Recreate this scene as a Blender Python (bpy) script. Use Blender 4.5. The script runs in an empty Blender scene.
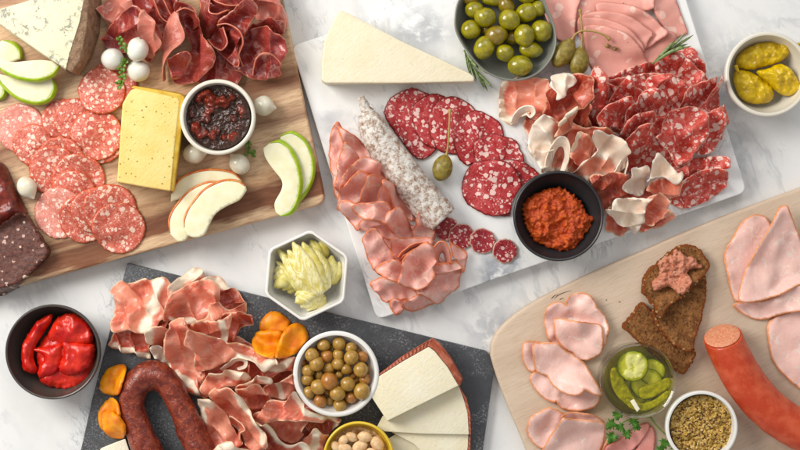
import bpy, bmesh, math, random
import numpy as np
from mathutils import Vector, Matrix, noise as mn
from mathutils.geometry import delaunay_2d_cdt
# ------------------------------------------------------------------ basics
# working unit is the millimetre on the table plane; x right, y up; origin under the camera
SC = bpy.context.scene; COL = SC.collection
CH = 1500.0
rnd = random.Random(7)
def W(x, y, z=0.0):
    f = (CH - z) / CH
    return ((x - 400) * f, (225 - y) * f)
def crop(ox, oy, s):
    return lambda pts: [(ox + p[0] / s, oy + p[1] / s) + tuple(p[2:]) for p in pts]
PX = crop(0, 0, 1.0)
# ------------------------------------------------------------------ heights of what already lies there
HX0, HY0, HW, HH = -520, -330, 1040, 660
HM = np.zeros((HH, HW))
def inside(px, py, poly):
    P = np.asarray(poly, float); x0, y0 = P[:, 0], P[:, 1]; x1, y1 = np.roll(x0, -1), np.roll(y0, -1)
    r = np.zeros(px.shape, bool)
    for a, b, c, d in zip(x0, y0, x1, y1):
        if b == d: continue
        k = ((b > py) != (d > py)) & (px < (c - a) * (py - b) / (d - b) + a)
        r ^= k
    return r
def segdist(px, py, poly, closed=True):
    P = np.asarray(poly, float); A = P; B = np.roll(P, -1, 0)
    if not closed: A, B = P[:-1], P[1:]
    d = np.full(px.shape, 1e9)
    for (ax, ay), (bx, by) in zip(A, B):
        vx, vy = bx - ax, by - ay; L = vx * vx + vy * vy + 1e-9
        t = np.clip(((px - ax) * vx + (py - ay) * vy) / L, 0, 1)
        d = np.minimum(d, np.hypot(px - ax - t * vx, py - ay - t * vy))
    return d
BOWLS = []   # (x, y, radius) of vessels: food beside them is pressed up against the wall, never through it
def keepout(x, y):
    x, y = x.copy(), y.copy()
    for bx, by, R in BOWLS:
        d = np.hypot(x - bx, y - by) + 1e-6; k = d < R + 6
        nd = np.where(d < R, R + .4 * d / R, d); x[k] = (bx + (x - bx) / d * nd)[k]; y[k] = (by + (y - by) / d * nd)[k]
    return x, y
def stamp_poly(poly, z):
    X, Y = np.meshgrid(np.arange(HW) + HX0, np.arange(HH) + HY0)
    m = inside(X, Y, poly); HM[m] = np.maximum(HM[m], z)
def stamp_pts(V):
    ix = np.round(V[:, 0] - HX0).astype(int); iy = np.round(V[:, 1] - HY0).astype(int)
    for dx in (-1, 0, 1):
        for dy in (-1, 0, 1):
            jx, jy = ix + dx, iy + dy
            k = (jx >= 0) & (jx < HW) & (jy >= 0) & (jy < HH)
            np.maximum.at(HM, (jy[k], jx[k]), V[k, 2])
def drape(px, py, mr=3, br=3):
    x0 = int(px.min()) - 14; x1 = int(px.max()) + 15; y0 = int(py.min()) - 14; y1 = int(py.max()) + 15
    a0, a1 = max(0, x0 - HX0), min(HW, x1 - HX0); b0, b1 = max(0, y0 - HY0), min(HH, y1 - HY0)
    A = HM[b0:b1, a0:a1].copy()
    def sh(A, f, r, ax):
        out = A.copy()
        for k in range(1, r + 1):
            for s in (-k, k):
                B = np.roll(A, s, ax)
                if f == 'm': out = np.maximum(out, B)
                else: out = out + B
        return out if f == 'm' else out / (2 * r + 1)
    for ax in (0, 1): A = sh(A, 'm', mr, ax)
    for _ in range(2):
        for ax in (0, 1): A = sh(A, 'b', br, ax)
    fx = np.clip(px - HX0 - a0, 0, A.shape[1] - 1.01); fy = np.clip(py - HY0 - b0, 0, A.shape[0] - 1.01)
    i = fx.astype(int); j = fy.astype(int); u = fx - i; v = fy - j
    return (A[j, i] * (1 - u) * (1 - v) + A[j, i + 1] * u * (1 - v) + A[j + 1, i] * (1 - u) * v + A[j + 1, i + 1] * u * v)
# ------------------------------------------------------------------ objects
def tag(o, label=None, cat=None, group=None, kind=None):
    if label: o['label'] = label
    if cat: o['category'] = cat
    if group: o['group'] = group
    if kind: o['kind'] = kind
    return o
def root(name, V, label, cat, group=None):
    V = np.asarray(V, float)
    o = bpy.data.objects.new(name, None); COL.objects.link(o); o.empty_display_size = .01
    o.location = (V[0] * .001, V[1] * .001, V[2] * .001)
    return tag(o, label, cat, group)
def mk(name, V, F, mat, parent=None, attrs=None, smooth=True, label=None, cat=None, group=None, kind=None):
    V = np.asarray(V, float)
    org = np.array([(V[:, 0].min() + V[:, 0].max()) / 2, (V[:, 1].min() + V[:, 1].max()) / 2, V[:, 2].min()])
    me = bpy.data.meshes.new(name)
    me.from_pydata(((V - org) * .001).tolist(), [], [tuple(int(i) for i in f) for f in F])
    if smooth: me.shade_smooth()
    for k, a in (attrs or {}).items():
        a = np.asarray(a, float)
        if a.ndim == 2:
            at = me.attributes.new(k, 'FLOAT_VECTOR', 'POINT'); at.data.foreach_set('vector', a.ravel())
        else:
            at = me.attributes.new(k, 'FLOAT', 'POINT'); at.data.foreach_set('value', a.ravel())
    me.materials.append(mat)
    o = bpy.data.objects.new(name, me); COL.objects.link(o)
    loc = Vector(org * .001)
    if parent is not None:
        o.parent = parent
        p = parent; off = Vector((0, 0, 0))
        while p is not None: off += p.location; p = p.parent
        loc = loc - off
    o.location = loc
    return tag(o, label, cat, group, kind)
def fixn(o):
    bm = bmesh.new(); bm.from_mesh(o.data); bmesh.ops.recalc_face_normals(bm, faces=bm.faces); bm.to_mesh(o.data); bm.free()
def bevel(o, w, seg=3, ang=30):
    bm = bmesh.new(); bm.from_mesh(o.data)
    bmesh.ops.recalc_face_normals(bm, faces=bm.faces)
    es = [e for e in bm.edges if len(e.link_faces) == 2 and e.calc_face_angle(0) > math.radians(ang)]
    bmesh.ops.bevel(bm, geom=es, offset=w * .001, segments=seg, profile=.6, affect='EDGES', clamp_overlap=True)
    bm.to_mesh(o.data); bm.free()
    o.data.shade_smooth()
    try: o.data.set_sharp_from_angle(angle=math.radians(40))
    except Exception: pass
def spline(P, closed=True, step=1.8, n=None):
    P = [np.array(p, float) for p in P]; N = len(P); out = []
    segs = N if closed else N - 1
    for i in range(segs):
        if closed: a, b, c, d = P[i - 1], P[i], P[(i + 1) % N], P[(i + 2) % N]
        else: a, b, c, d = P[max(i - 1, 0)], P[i], P[i + 1], P[min(i + 2, N - 1)]
        for t in np.linspace(0, 1, 13)[:-1]:
            out.append(.5 * ((2 * b) + (c - a) * t + (2 * a - 5 * b + 4 * c - d) * t * t + (3 * b - a - 3 * c + d) * t ** 3))
    if not closed: out.append(P[-1])
    Q = np.array(out)
    R = np.vstack([Q, Q[:1]]) if closed else Q
    L = np.r_[0, np.cumsum(np.hypot(*(R[1:, :2] - R[:-1, :2]).T))]
    m = n or max(8, int(L[-1] / step))
    s = np.linspace(0, L[-1], m + 1)[:-1] if closed else np.linspace(0, L[-1], m)
    return np.stack([np.interp(s, L, R[:, k]) for k in range(R.shape[1])], 1)
def sines(x, y, seed, wl):
    r = random.Random(seed); z = 0
    for _ in range(5):
        a = r.uniform(0, 6.283); k = 6.283 / (wl * r.uniform(.7, 1.5))
        z = z + np.sin((x * math.cos(a) + y * math.sin(a)) * k + r.uniform(0, 6.28))
    return z / 2.6
def fractal(V, sc, octv=3):
    return np.array([mn.fractal(Vector((p[0] * sc, p[1] * sc, p[2] * sc)), .6, 2.0, octv) for p in V])
def fillpoly(out, sp):
    """triangulate a closed outline with inner points; returns 2-D verts (outline first) and tris"""
    x0, y0 = out.min(0); x1, y1 = out.max(0); r = random.Random(3)
    gx, gy = np.meshgrid(np.arange(x0, x1, sp), np.arange(y0, y1, sp * .87))
    gx = gx + (np.arange(gx.shape[0])[:, None] % 2) * sp * .5
    jit = np.random.RandomState(5)
    gx = (gx + jit.uniform(-.12, .12, gx.shape) * sp).ravel(); gy = (gy + jit.uniform(-.12, .12, gy.shape) * sp).ravel()
    k = inside(gx, gy, out); gx, gy = gx[k], gy[k]
    k = segdist(gx, gy, out) > sp * .55; gx, gy = gx[k], gy[k]
    pts = [Vector((float(a), float(b))) for a, b in out] + [Vector((float(a), float(b))) for a, b in zip(gx, gy)]
    r = delaunay_2d_cdt(pts, [], [list(range(len(out)))], 1, 1e-5)
    V = np.array([[v.x, v.y] for v in r[0]]); F = [tuple(f) for f in r[2]]
    return V, F
def boundary(F):
    c = {}
    for f in F:
        for i in range(len(f)):
            a, b = f[i], f[(i + 1) % len(f)]
            c[(a, b)] = 1
    return [(a, b) for (a, b) in c if (b, a) not in c]
def sheet(name, pts, mat, label=None, cat=None, group=None, z=0, th=1.4, lifts=(), ridges=(), wav=(1.0, 22.0), ruf=(0.0, 14.0),
          bends=(), fat=None, fatw=7.0, rimr=0.5, zb=None, puff=0.0, pr=None, sp=2.0, jag=.35, parent=None, attrs_extra=None,
          zadd=None, frac=0.0, fsc=.12, mr=3, br=3, seed=None, stamp=True, closed_smooth=True, rough_edge=1.0, flatbot=False, grow=1.0, lk=1.0, crm=None, ger=None):
    """a slice, piece or pat of food: traced outline laid over whatever is already below it, with
    raised edges (lifts), creases (ridges), rolled edges (bends) and its own thickness"""
    seed = seed if seed is not None else rnd.randrange(10 ** 6)
    rr = random.Random(seed)
    w = [W(p[0], p[1], z) for p in pts]
    if grow != 1.0:
        c_ = np.mean(w, 0); w = [tuple(c_ + (np.array(p) - c_) * grow) for p in w]
    if closed_smooth: out = spline(w, True, sp * .95)
    else:
        P = []
        for i in range(len(w)):
            a, b = np.array(w[i]), np.array(w[(i + 1) % len(w)]); n = max(1, int(np.hypot(*(b - a)) / (sp * .95)))
            P += [a + (b - a) * t / n for t in range(n)]
        out = np.array(P)
    if jag:
        n = len(out); c = out.mean(0); d = out - c; L = np.hypot(d[:, 0], d[:, 1]) + 1e-6
        off = sines(out[:, 0], out[:, 1], seed, 6.0) * jag + sines(out[:, 0], out[:, 1], seed + 1, 2.6) * jag * .5
        out = out + d / L[:, None] * off[:, None]
    V2, F = fillpoly(out, sp)
    x, y = V2[:, 0], V2[:, 1]; ed = segdist(x, y, out)
    size = max(out.max(0) - out.min(0))
    h = np.zeros(len(x)); gx_ = gy_ = 0.0
    if ger:   # gathered folds: crests sharpen and lean as in soft thin meat
        an = ger[2] if len(ger) > 2 else rr.uniform(0, 3.14); dx_, dy_ = math.cos(an), math.sin(an); k_ = 6.283 / ger[1]
        ph = k_ * (x * dx_ + y * dy_) + 1.7 * sines(x, y, seed + 31, ger[1] * 3.2) + rr.uniform(0, 6.28)
        am = ger[0] * np.clip(.75 + .55 * sines(x, y, seed + 32, ger[1] * 2.2), .15, 1.4)
        h = h + am * (1 + np.cos(ph)); sx_ = -am * 1.15 * np.sin(ph); gx_, gy_ = sx_ * dx_, sx_ * dy_
    for l in lifts:
        lx, ly = W(l[0], l[1], z); R = l[3] if len(l) > 3 else size * .6
        t = np.clip(1 - np.hypot(x - lx, y - ly) / R, 0, 1)
        h = h + l[2] * lk * t * t * (3 - 2 * t)
    for q in ridges:
        a, b = W(q[0], q[1], z), W(q[2], q[3], z); wd = q[5] if len(q) > 5 else 4.0
        h = h + q[4] * np.exp(-(segdist(x, y, [a, b], False) / wd) ** 2)
    if wav[0]: h = h + np.maximum(0, sines(x, y, seed + 5, wav[1]) + .6) * wav[0]
    if ruf[0]:
        fall = np.clip(1 - ed / (ruf[1] * .9), 0, 1) ** 1.3
        h = h + np.maximum(-.2, sines(x, y, seed + 9, ruf[1]) + .35) * ruf[0] * fall
    if crm:
        cs_ = sines(x, y, seed + 21, crm[1]); cs2 = sines(x, y, seed + 22, crm[1] * .6)
        h = h + crm[0] * np.clip(1 - np.abs(cs_) * 1.5, 0, 1) ** 1.6 + crm[0] * .4 * np.clip(1 - np.abs(cs2) * 1.8, 0, 1) ** 1.5
    if zadd is not None: h = h + zadd(x, y, ed)
    base = drape(x, y, mr, br) + .15 if zb is None else np.full(len(x), float(zb))
    if puff:
        R = pr or puff; t = np.clip(ed / R, 0, 1); dome = puff * np.sqrt(np.maximum(0, 1 - (1 - t) ** 2))
    else: dome = 0
    if frac: h = h + fractal(np.stack([x, y, np.full(len(x), seed % 97 * 7.1)], 1), fsc, 4) * frac * np.clip(ed / 2.5, .15, 1)
    top = base + h + th + dome
    bot = base + (0 if flatbot else np.maximum(h, 0)) + (dome * 0)
    onr = ed < 1e-3
    top = np.where(onr, (top * .72 + bot * .28) if th < 3 else top - .5, top)
    n = len(x)
    xs_, ys_ = keepout(x + gx_, y + gy_) if zb is None else (x + gx_, y + gy_)
    V = np.vstack([np.stack([xs_, ys_, top], 1), np.stack([xs_, ys_, bot], 1)])
    rest = np.stack([x, y, np.zeros(n)], 1)
    for (p0, p1, ps, R, deg) in bends:
        a = np.array(W(*p0, z)); b = np.array(W(*p1, z)); c = np.array(W(*ps, z))
        t = (b - a) / np.hypot(*(b - a)); nn = np.array([-t[1], t[0]])
        if np.dot(c - a, nn) < 0: nn = -nn
        s = (V[:, :2] - a) @ nn; A = math.radians(deg); k = s > 0
        hh = np.r_[top - bot, np.zeros(n)]; zr = np.r_[bot, bot]
        ang = np.minimum(s / R, A); ext = np.maximum(0, s - R * A)
        ns = np.sin(ang) * (R - hh) + ext * math.cos(A); nz = R - (R - hh) * np.cos(ang) + ext * math.sin(A)
        V[k, 0] += (ns - s)[k] * nn[0]; V[k, 1] += (ns - s)[k] * nn[1]; V[k, 2] = (zr + nz)[k]
    Ft = [f for f in F]; Fb = [tuple(i + n for i in f[::-1]) for f in F]
    Fs = [(b, a, a + n, b + n) for a, b in boundary(F)]
    off = np.array([rr.uniform(-500, 500), rr.uniform(-500, 500), rr.uniform(-50, 50)])
    ro = rr.uniform(0, 6.28); c, s_ = math.cos(ro), math.sin(ro)
    rest = np.stack([rest[:, 0] * c - rest[:, 1] * s_, rest[:, 0] * s_ + rest[:, 1] * c, rest[:, 2]], 1) + off
    at = {'rest': np.vstack([rest, rest + [0, 0, 1.5]]), 'rim': np.r_[ed, ed], 'hgt': np.r_[h, h * 0]}
    fd = np.zeros(n)
    if fat:
        fl = [W(p[0], p[1], z) for p in fat]
        fl = spline(fl, False, 3.0) if len(fl) > 2 else np.array(fl)
        fd = np.clip(1.5 - segdist(x, y, fl, False) / fatw, 0, 1.5)
    at['fat'] = np.r_[fd, fd]
    o = mk(name, V, Ft + Fb + Fs, mat, parent, at, True, label, cat, group)
    if stamp: stamp_pts(V[:n] if not bends else V)
    return o
def loft(name, curves, mat, label=None, cat=None, group=None, th=1.2, n=48, m=14, fat=0.0, parent=None, wob=.4, seed=None):
    """a standing or rolled slice: surface through several traced 3-D curves (x, y, height)"""
    seed = seed if seed is not None else rnd.randrange(10 ** 6); rr = random.Random(seed)
    C = []
    for c in curves:
        c3 = [(*W(p[0], p[1], p[2]), p[2]) for p in c]
        C.append(spline(c3, False, n=n))
    C = np.array(C); G = np.array([spline(C[:, i], False, n=m) for i in range(n)])  # n x m x 3
    for i_ in range(n): G[i_, :, 0], G[i_, :, 1] = keepout(G[i_, :, 0], G[i_, :, 1])
    G = G + (np.stack([sines(G[..., 0], G[..., 2], seed, 9), sines(G[..., 1], G[..., 2], seed + 1, 9), sines(G[..., 0], G[..., 1], seed + 2, 11)], -1) * wob)
    du = np.gradient(G, axis=0); dv = np.gradient(G, axis=1)
    N = np.cross(du, dv); N /= np.linalg.norm(N, axis=-1, keepdims=True) + 1e-9
    A = (G + N * th * .5).reshape(-1, 3); B = (G - N * th * .5).reshape(-1, 3); K = n * m
    F = []
    for i in range(n - 1):
        for j in range(m - 1):
            a = i * m + j; q = (a, a + 1, a + m + 1, a + m); F.append(q); F.append(tuple(k + K for k in q[::-1]))
    bd = boundary(F[::2]); F += [(b, a, a + K, b + K) for a, b in bd]
    ii, jj = np.meshgrid(np.arange(n), np.arange(m), indexing='ij')
    sx = np.linalg.norm(du, axis=-1).mean(); sy = np.linalg.norm(dv, axis=-1).mean()
    rim = np.minimum(jj * sy, (m - 1 - jj) * sy).ravel(); rim = np.minimum(rim, np.minimum(ii, n - 1 - ii).ravel() * sx)
    rest = np.stack([(ii * sx).ravel(), (jj * sy).ravel(), rim * 0], 1) + [rr.uniform(-400, 400), rr.uniform(-400, 400), 0]
    fd = np.clip(1.5 - (jj * sy) / (fat if fat else 1.0), 0, 1.5).ravel() if fat else rim * 0
    o = mk(name, np.vstack([A, B]), F, mat, parent, {'rest': np.vstack([rest, rest + [0, 0, 1.2]]), 'rim': np.r_[rim, rim], 'hgt': np.r_[rim, rim] * 0, 'fat': np.r_[fd, fd]}, True, label, cat, group)
    fixn(o); stamp_pts(A)
    return o
def prism(name, top, zt, bot, zb, mat, parent=None, bev=1.5, label=None, cat=None, group=None, kind=None, seg=3):
    n = len(top); zt = zt if hasattr(zt, '__len__') else [zt] * n; zb = zb if hasattr(zb, '__len__') else [zb] * n
    V = [(*W(p[0], p[1], z), z) for p, z in zip(top, zt)] + [(*W(p[0], p[1], z), z) for p, z in zip(bot, zb)]
    F = [tuple(range(n)), tuple(range(2 * n - 1, n - 1, -1))] + [(i, (i + 1) % n, (i + 1) % n + n, i + n) for i in range(n)]
    F = [f[::-1] for f in F]
    o = mk(name, V, F, mat, parent, None, False, label, cat, group, kind)
    fixn(o)
    if bev: bevel(o, bev, seg)
    return o
def rounded(P, r, seg=6):
    out = []; n = len(P); r = r if hasattr(r, '__len__') else [r] * n
    for i in range(n):
        p = np.array(P[i], float); a = np.array(P[i - 1], float) - p; b = np.array(P[(i + 1) % n], float) - p
        a /= np.hypot(*a); b /= np.hypot(*b)
        s, e = p + a * r[i], p + b * r[i]
        for t in np.linspace(0, 1, seg + 1): out.append(tuple((1 - t) ** 2 * s + 2 * t * (1 - t) * p + t * t * e))
    return out
def tube(path, radii, seg=20, cap=True, bumps=0, bsc=.1, flat=1.0, seed=1):
    P = [np.array(p, float) for p in path]; n = len(P); V = []; F = []; prev = None
    for i in range(n):
        t = P[min(i + 1, n - 1)] - P[max(i - 1, 0)]; t /= np.linalg.norm(t) + 1e-9
        u = np.cross(t, [0, 0, 1.0]); 
        if np.linalg.norm(u) < .2: u = np.cross(t, [0, 1.0, 0]) if prev is None else prev
        u /= np.linalg.norm(u); prev = u; v = np.cross(u, t)
        for k in range(seg):
            a = 2 * math.pi * k / seg
            d = u * math.cos(a) + v * math.sin(a) * flat; r = radii[i]
            if bumps:
                q = P[i] + d * r
                r *= 1 + bumps * mn.fractal(Vector((q[0] * bsc + seed, q[1] * bsc, q[2] * bsc)), .6, 2, 3)
            V.append(P[i] + d * r)
    for i in range(n - 1):
        for k in range(seg):
            a = i * seg + k; b = i * seg + (k + 1) % seg; F.append((a, b, b + seg, a + seg))
    if cap: F.append(tuple(range(seg))[::-1]); F.append(tuple(range((n - 1) * seg, n * seg)))
    return np.array(V), F
def pathz(pts, z, n=40):
    """px path (x,y[,dz]) at height z -> smooth 3-D path"""
    c = [(*W(p[0], p[1], z + (p[2] if len(p) > 2 else 0)), z + (p[2] if len(p) > 2 else 0)) for p in pts]
    return spline(c, False, n=n)
def lathe(name, cx, cy, prof, mat, parent=None, seg=72, rf=None, label=None, cat=None, group=None, closed=False, ang=0, attrs=False):
    """prof: (radius, z) list; rf(theta) scales the radius"""
    V = []; F = []; m = len(prof)
    for k in range(seg):
        a = 2 * math.pi * k / seg; f = rf(a) if rf else 1.0
        for r, z in prof: V.append((cx + math.cos(a + ang) * r * f, cy + math.sin(a + ang) * r * f, z))
    for k in range(seg):
        for i in range(m - 1):
            a = k * m + i; b = ((k + 1) % seg) * m + i; F.append((a, b, b + 1, a + 1))
    F.append(tuple(k * m for k in range(seg))[::-1]); F.append(tuple(k * m + m - 1 for k in range(seg)))
    o = mk(name, V, F, mat, parent, None, True, label, cat, group); fixn(o)
    o.data.set_sharp_from_angle(angle=math.radians(50))
    return o
def ellipsoid(c, r, dirxy=0.0, tilt=0.0, lump=.03, seed=0, tip=0.0, nu=26, nv=16, dent=0.0):
    """long axis = first radius; tip pulls one end to a point; dent sinks the other"""
    V = []; F = []
    R = Matrix.Rotation(dirxy, 3, 'Z') @ Matrix.Rotation(tilt, 3, 'Y')
    for j in range(nv + 1):
        t = math.pi * j / nv
        for i in range(nu):
            a = 2 * math.pi * i / nu
            p = Vector((math.cos(t), math.sin(t) * math.cos(a), math.sin(t) * math.sin(a)))
            k = 1 + lump * mn.noise(p * 1.3 + Vector((seed * 3.7, seed * 1.1, 0)))
            s = 1.0
            if tip and p.x > 0: s = 1 - p.x ** 4 * .45 * min(1, tip * 4)
            xx = p.x * (1 + tip * max(0, p.x) ** 14)
            if dent: xx -= dent * math.exp(-(math.sin(t) / .22) ** 2) * (1 if p.x > 0 else -1) * (p.x > 0)
            q = Vector((xx * r[0] * k, p.y * s * r[1] * k, p.z * s * r[2] * k))
            V.append(tuple(R @ q + Vector(c)))
    for j in range(nv):
        for i in range(nu):
            a = j * nu + i; b = j * nu + (i + 1) % nu
            F.append((a, a + nu, b + nu, b))
    return np.array(V), F
def join(parts):
    V = []; F = []; k = 0
    for v, f in parts:
        V.append(v); F += [tuple(i + k for i in q) for q in f]; k += len(v)
    return np.vstack(V), F
def stamp_obj(V): stamp_pts(np.asarray(V))
ORD = ['first', 'second', 'third', 'fourth', 'fifth', 'sixth', 'seventh', 'eighth', 'ninth']
def rowlabels(cs, nrows, what):
    """a label for each centre by its row (top to bottom) and place in the row (left to right)"""
    idx = sorted(range(len(cs)), key=lambda i: cs[i][1]); per = math.ceil(len(cs) / nrows); out = [None] * len(cs)
    rn = {0: 'top', nrows - 1: 'bottom'}
    for r in range(nrows):
        row = sorted(idx[r * per:(r + 1) * per], key=lambda i: cs[i][0])
        for k, i in enumerate(row):
            pos = 'leftmost' if k == 0 else ('rightmost' if k == len(row) - 1 else ORD[k] + ' from left')
            out[i] = '%s, %s in the %s row' % (what, pos, rn.get(r, ORD[r]))
    return out
AMB, KEY, FILL = 0.45, 40.0, 12.0
# ------------------------------------------------------------------ materials
def sat(c, k=1.13):
    l = .3 * c[0] + .55 * c[1] + .15 * c[2]; return tuple(max(.002, min(.9, l + (x - l) * k)) for x in c[:3])
class MT:
    def __init__(s, name):
        s.m = bpy.data.materials.new(name); s.m.use_nodes = True; s.nt = s.m.node_tree; s.nt.nodes.clear()
        s.out = s.nt.nodes.new('ShaderNodeOutputMaterial'); s.b = s.nt.nodes.new('ShaderNodeBsdfPrincipled')
        s.nt.links.new(s.b.outputs[0], s.out.inputs[0])
    def N(s, t, **k):
        n = s.nt.nodes.new('ShaderNode' + t)
        for a, b in k.items(): setattr(n, a, b)
        return n
    def L(s, v, sock):
        if isinstance(v, bpy.types.NodeSocket): s.nt.links.new(v, sock)
        elif v is not None:
            if hasattr(v, '__len__') and len(v) == 3 and sock.type == 'RGBA': v = (*sat(v), 1)
            sock.default_value = v
    def math(s, op, a, b=None, c=None, clamp=False):
        n = s.N('Math', operation=op, use_clamp=clamp); s.L(a, n.inputs[0]); s.L(b, n.inputs[1]); s.L(c, n.inputs[2]); return n.outputs[0]
    def vm(s, op, a, b=None, sc=None):
        n = s.N('VectorMath', operation=op); s.L(a, n.inputs[0])
        if b is not None: s.L(b, n.inputs[1])
        if sc is not None: s.L(sc, n.inputs['Scale'])
        return n.outputs[0] if op not in ('DISTANCE', 'LENGTH', 'DOT_PRODUCT') else n.outputs['Value']
    def mix(s, f, a, b, mode='MIX'):
        n = s.N('Mix', data_type='RGBA', blend_type=mode, clamp_factor=True); s.L(f, n.inputs[0]); s.L(a, n.inputs[6]); s.L(b, n.inputs[7]); return n.outputs[2]
    def P(s):  # millimetres on the object, shifted per object
        n = s.N('TexCoord'); r = s.N('ObjectInfo')
        return s.vm('ADD', s.vm('SCALE', n.outputs['Object'], sc=1000.0), s.vm('SCALE', s.comb(r.outputs['Random'], r.outputs['Random'], r.outputs['Random']), sc=777.0))
    def PO(s): n = s.N('TexCoord'); return s.vm('SCALE', n.outputs['Object'], sc=1000.0)
    def comb(s, x, y, z):
        n = s.N('CombineXYZ'); s.L(x, n.inputs[0]); s.L(y, n.inputs[1]); s.L(z, n.inputs[2]); return n.outputs[0]
    def attr(s, a, vec=False): n = s.N('Attribute', attribute_name=a); return n.outputs['Vector' if vec else 'Fac']
    def sep(s, v): n = s.N('SeparateXYZ'); s.L(v, n.inputs[0]); return n.outputs
    def noise(s, v, wl, det=3, rough=.55, dist=0.0, col=False):
        n = s.N('TexNoise'); s.L(v, n.inputs['Vector']); n.inputs['Scale'].default_value = 1.0 / wl; n.inputs['Detail'].default_value = det
        n.inputs['Roughness'].default_value = rough; n.inputs['Distortion'].default_value = dist
        return n.outputs[1 if col else 0]
    def vor(s, v, wl, feat='F1', rnd=1.0, out='Distance'):
        n = s.N('TexVoronoi', feature=feat); s.L(v, n.inputs['Vector']); n.inputs['Scale'].default_value = 1.0 / wl
        n.inputs['Randomness'].default_value = rnd; return n.outputs[out]
    def ramp(s, f, stops, interp='LINEAR'):
        n = s.N('ValToRGB'); n.color_ramp.interpolation = interp; e = n.color_ramp.elements
        while len(e) < len(stops): e.new(.5)
        for q, (p, c) in zip(e, stops):
            q.position = p; q.color = (c, c, c, 1) if not hasattr(c, '__len__') else (*sat(c), 1)
        s.L(f, n.inputs[0]); return n.outputs[0]
    def warp(s, v, wl, amp, det=2):
        return s.vm('ADD', v, s.vm('SCALE', s.vm('SUBTRACT', s.noise(v, wl, det, col=True), (.5, .5, .5)), sc=amp))
    def sm(s, f, a, b):  # smooth step a..b
        n = s.N('MapRange', interpolation_type='SMOOTHSTEP'); s.L(f, n.inputs[0]); n.inputs[1].default_value = a; n.inputs[2].default_value = b; return n.outputs[0]
    def stretch(s, v, ang, along, across):
        r = s.N('VectorRotate', rotation_type='Z_AXIS'); s.L(v, r.inputs['Vector']); r.inputs['Angle'].default_value = -ang
        return s.vm('MULTIPLY', r.outputs[0], (1 / along, 1 / across, 1 / across))
    def bump(s, h, dist, strength=1.0, prev=None):
        n = s.N('Bump'); s.L(h, n.inputs['Height']); n.inputs['Distance'].default_value = dist * .001; n.inputs['Strength'].default_value = strength
        if prev is not None: s.L(prev, n.inputs['Normal'])
        s.L(n.outputs[0], s.b.inputs['Normal']); return n.outputs[0]
    def fin(s, col, rough=.5, spec=.5, sss=0.0, sr=(1, .4, .25), ss=2.0, coat=0.0, metal=0.0):
        s.L(col, s.b.inputs['Base Color']); s.L(rough, s.b.inputs['Roughness']); s.L(spec, s.b.inputs['Specular IOR Level'])
        if sss: s.b.inputs['Subsurface Weight'].default_value = sss; s.b.inputs['Subsurface Radius'].default_value = sr; s.b.inputs['Subsurface Scale'].default_value = ss * .001
        if coat: s.L(coat, s.b.inputs['Coat Weight']); s.b.inputs['Coat Roughness'].default_value = .12
        s.b.inputs['Metallic'].default_value = metal
        return s.m
def marble(name, spots, amount, tint=(.80, .80, .80)):
    m = MT(name); P = m.PO()
    S_ = m.stretch(m.warp(P, 150, 70, 3), math.radians(-58), 2.6, 1)
    w = m.warp(S_, 60, 40, 4)
    v1 = m.math('ABSOLUTE', m.math('SUBTRACT', m.noise(w, 70, 6, .62), .5)); v2 = m.math('ABSOLUTE', m.math('SUBTRACT', m.noise(m.warp(S_, 25, 26, 4), 38, 5, .62), .5))
    vein = m.math('MULTIPLY', m.math('SUBTRACT', 1.0, m.sm(v1, 0.0, .04)), m.sm(m.noise(P, 110, 3), .42, .62))
    fine_ = m.math('MULTIPLY', m.math('SUBTRACT', 1.0, m.sm(v2, 0.0, .02)), m.sm(m.noise(P, 60, 3), .48, .68))
    cloud = m.sm(m.noise(w, 48, 7, .66), .44, .78)
    f = m.math('ADD', m.math('ADD', m.math('MULTIPLY', vein, .50 * amount), m.math('MULTIPLY', fine_, .80 * amount)), m.math('MULTIPLY', cloud, .34 * amount))
    col = m.mix(f, tint, (.30, .33, .37))
    if spots:
        acc = None
        for (x, y, r, s_) in spots:
            d = m.vm('DISTANCE', m.warp(P, 25, 32, 4), (x, y, 0)); k = m.math('MULTIPLY', m.math('SUBTRACT', 1.0, m.sm(d, r * .1, r)), s_)
            acc = k if acc is None else m.math('MAXIMUM', acc, k)
        fine = m.sm(m.noise(m.warp(P, 26, 30, 4), 20, 5, .62), .34, .56)
        col = m.mix(m.math('MULTIPLY', acc, fine), col, (.10, .125, .18))
    m.bump(m.noise(P, 60, 3), .15)
    return m.fin(col, .32, .4)
def wood(name, ang, stops, wl, grain, rough=.5, pores=.5, seedv=0):
    m = MT(name); P = m.vm('ADD', m.PO(), (seedv, seedv * .37, 0))
    Pw = m.warp(P, 160, 26, 2)
    q = m.stretch(Pw, ang, 9, 1)
    big = m.noise(q, wl, 3, .5); mid = m.noise(q, wl * .22, 3, .6); 
    fine = m.noise(m.stretch(m.warp(P, 60, 6, 2), ang, 14, 1), 1.1, 4, .65)
    f = m.math('ADD', m.math('MULTIPLY', big, .72), m.math('MULTIPLY', mid, .28))
    col = m.ramp(f, stops)
    col = m.mix(m.math('MULTIPLY', m.sm(fine, .45, .75), pores), col, grain)
    m.bump(fine, .12)
    return m.fin(col, m.math('ADD', rough, m.math('MULTIPLY', mid, .15)), .35)
def ceramic(name, col, rough=.25, speck=0.0, out=None):
    m = MT(name); P = m.PO(); c = m.mix(m.math('MULTIPLY', m.noise(P, 14, 4), .25), col, tuple(k * .86 for k in col))
    if speck: c = m.mix(m.math('MULTIPLY', m.sm(m.noise(P, 1.2, 2), .62, .7), speck), c, tuple(min(1, k * 2.4 + .04) for k in col))
    m.bump(m.noise(P, 9, 3), .12)
    return m.fin(c, rough, .5)
def meatfat(m, P):
    """fleck mask helpers for salami: coarse and fine flecks"""
    return P
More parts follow.
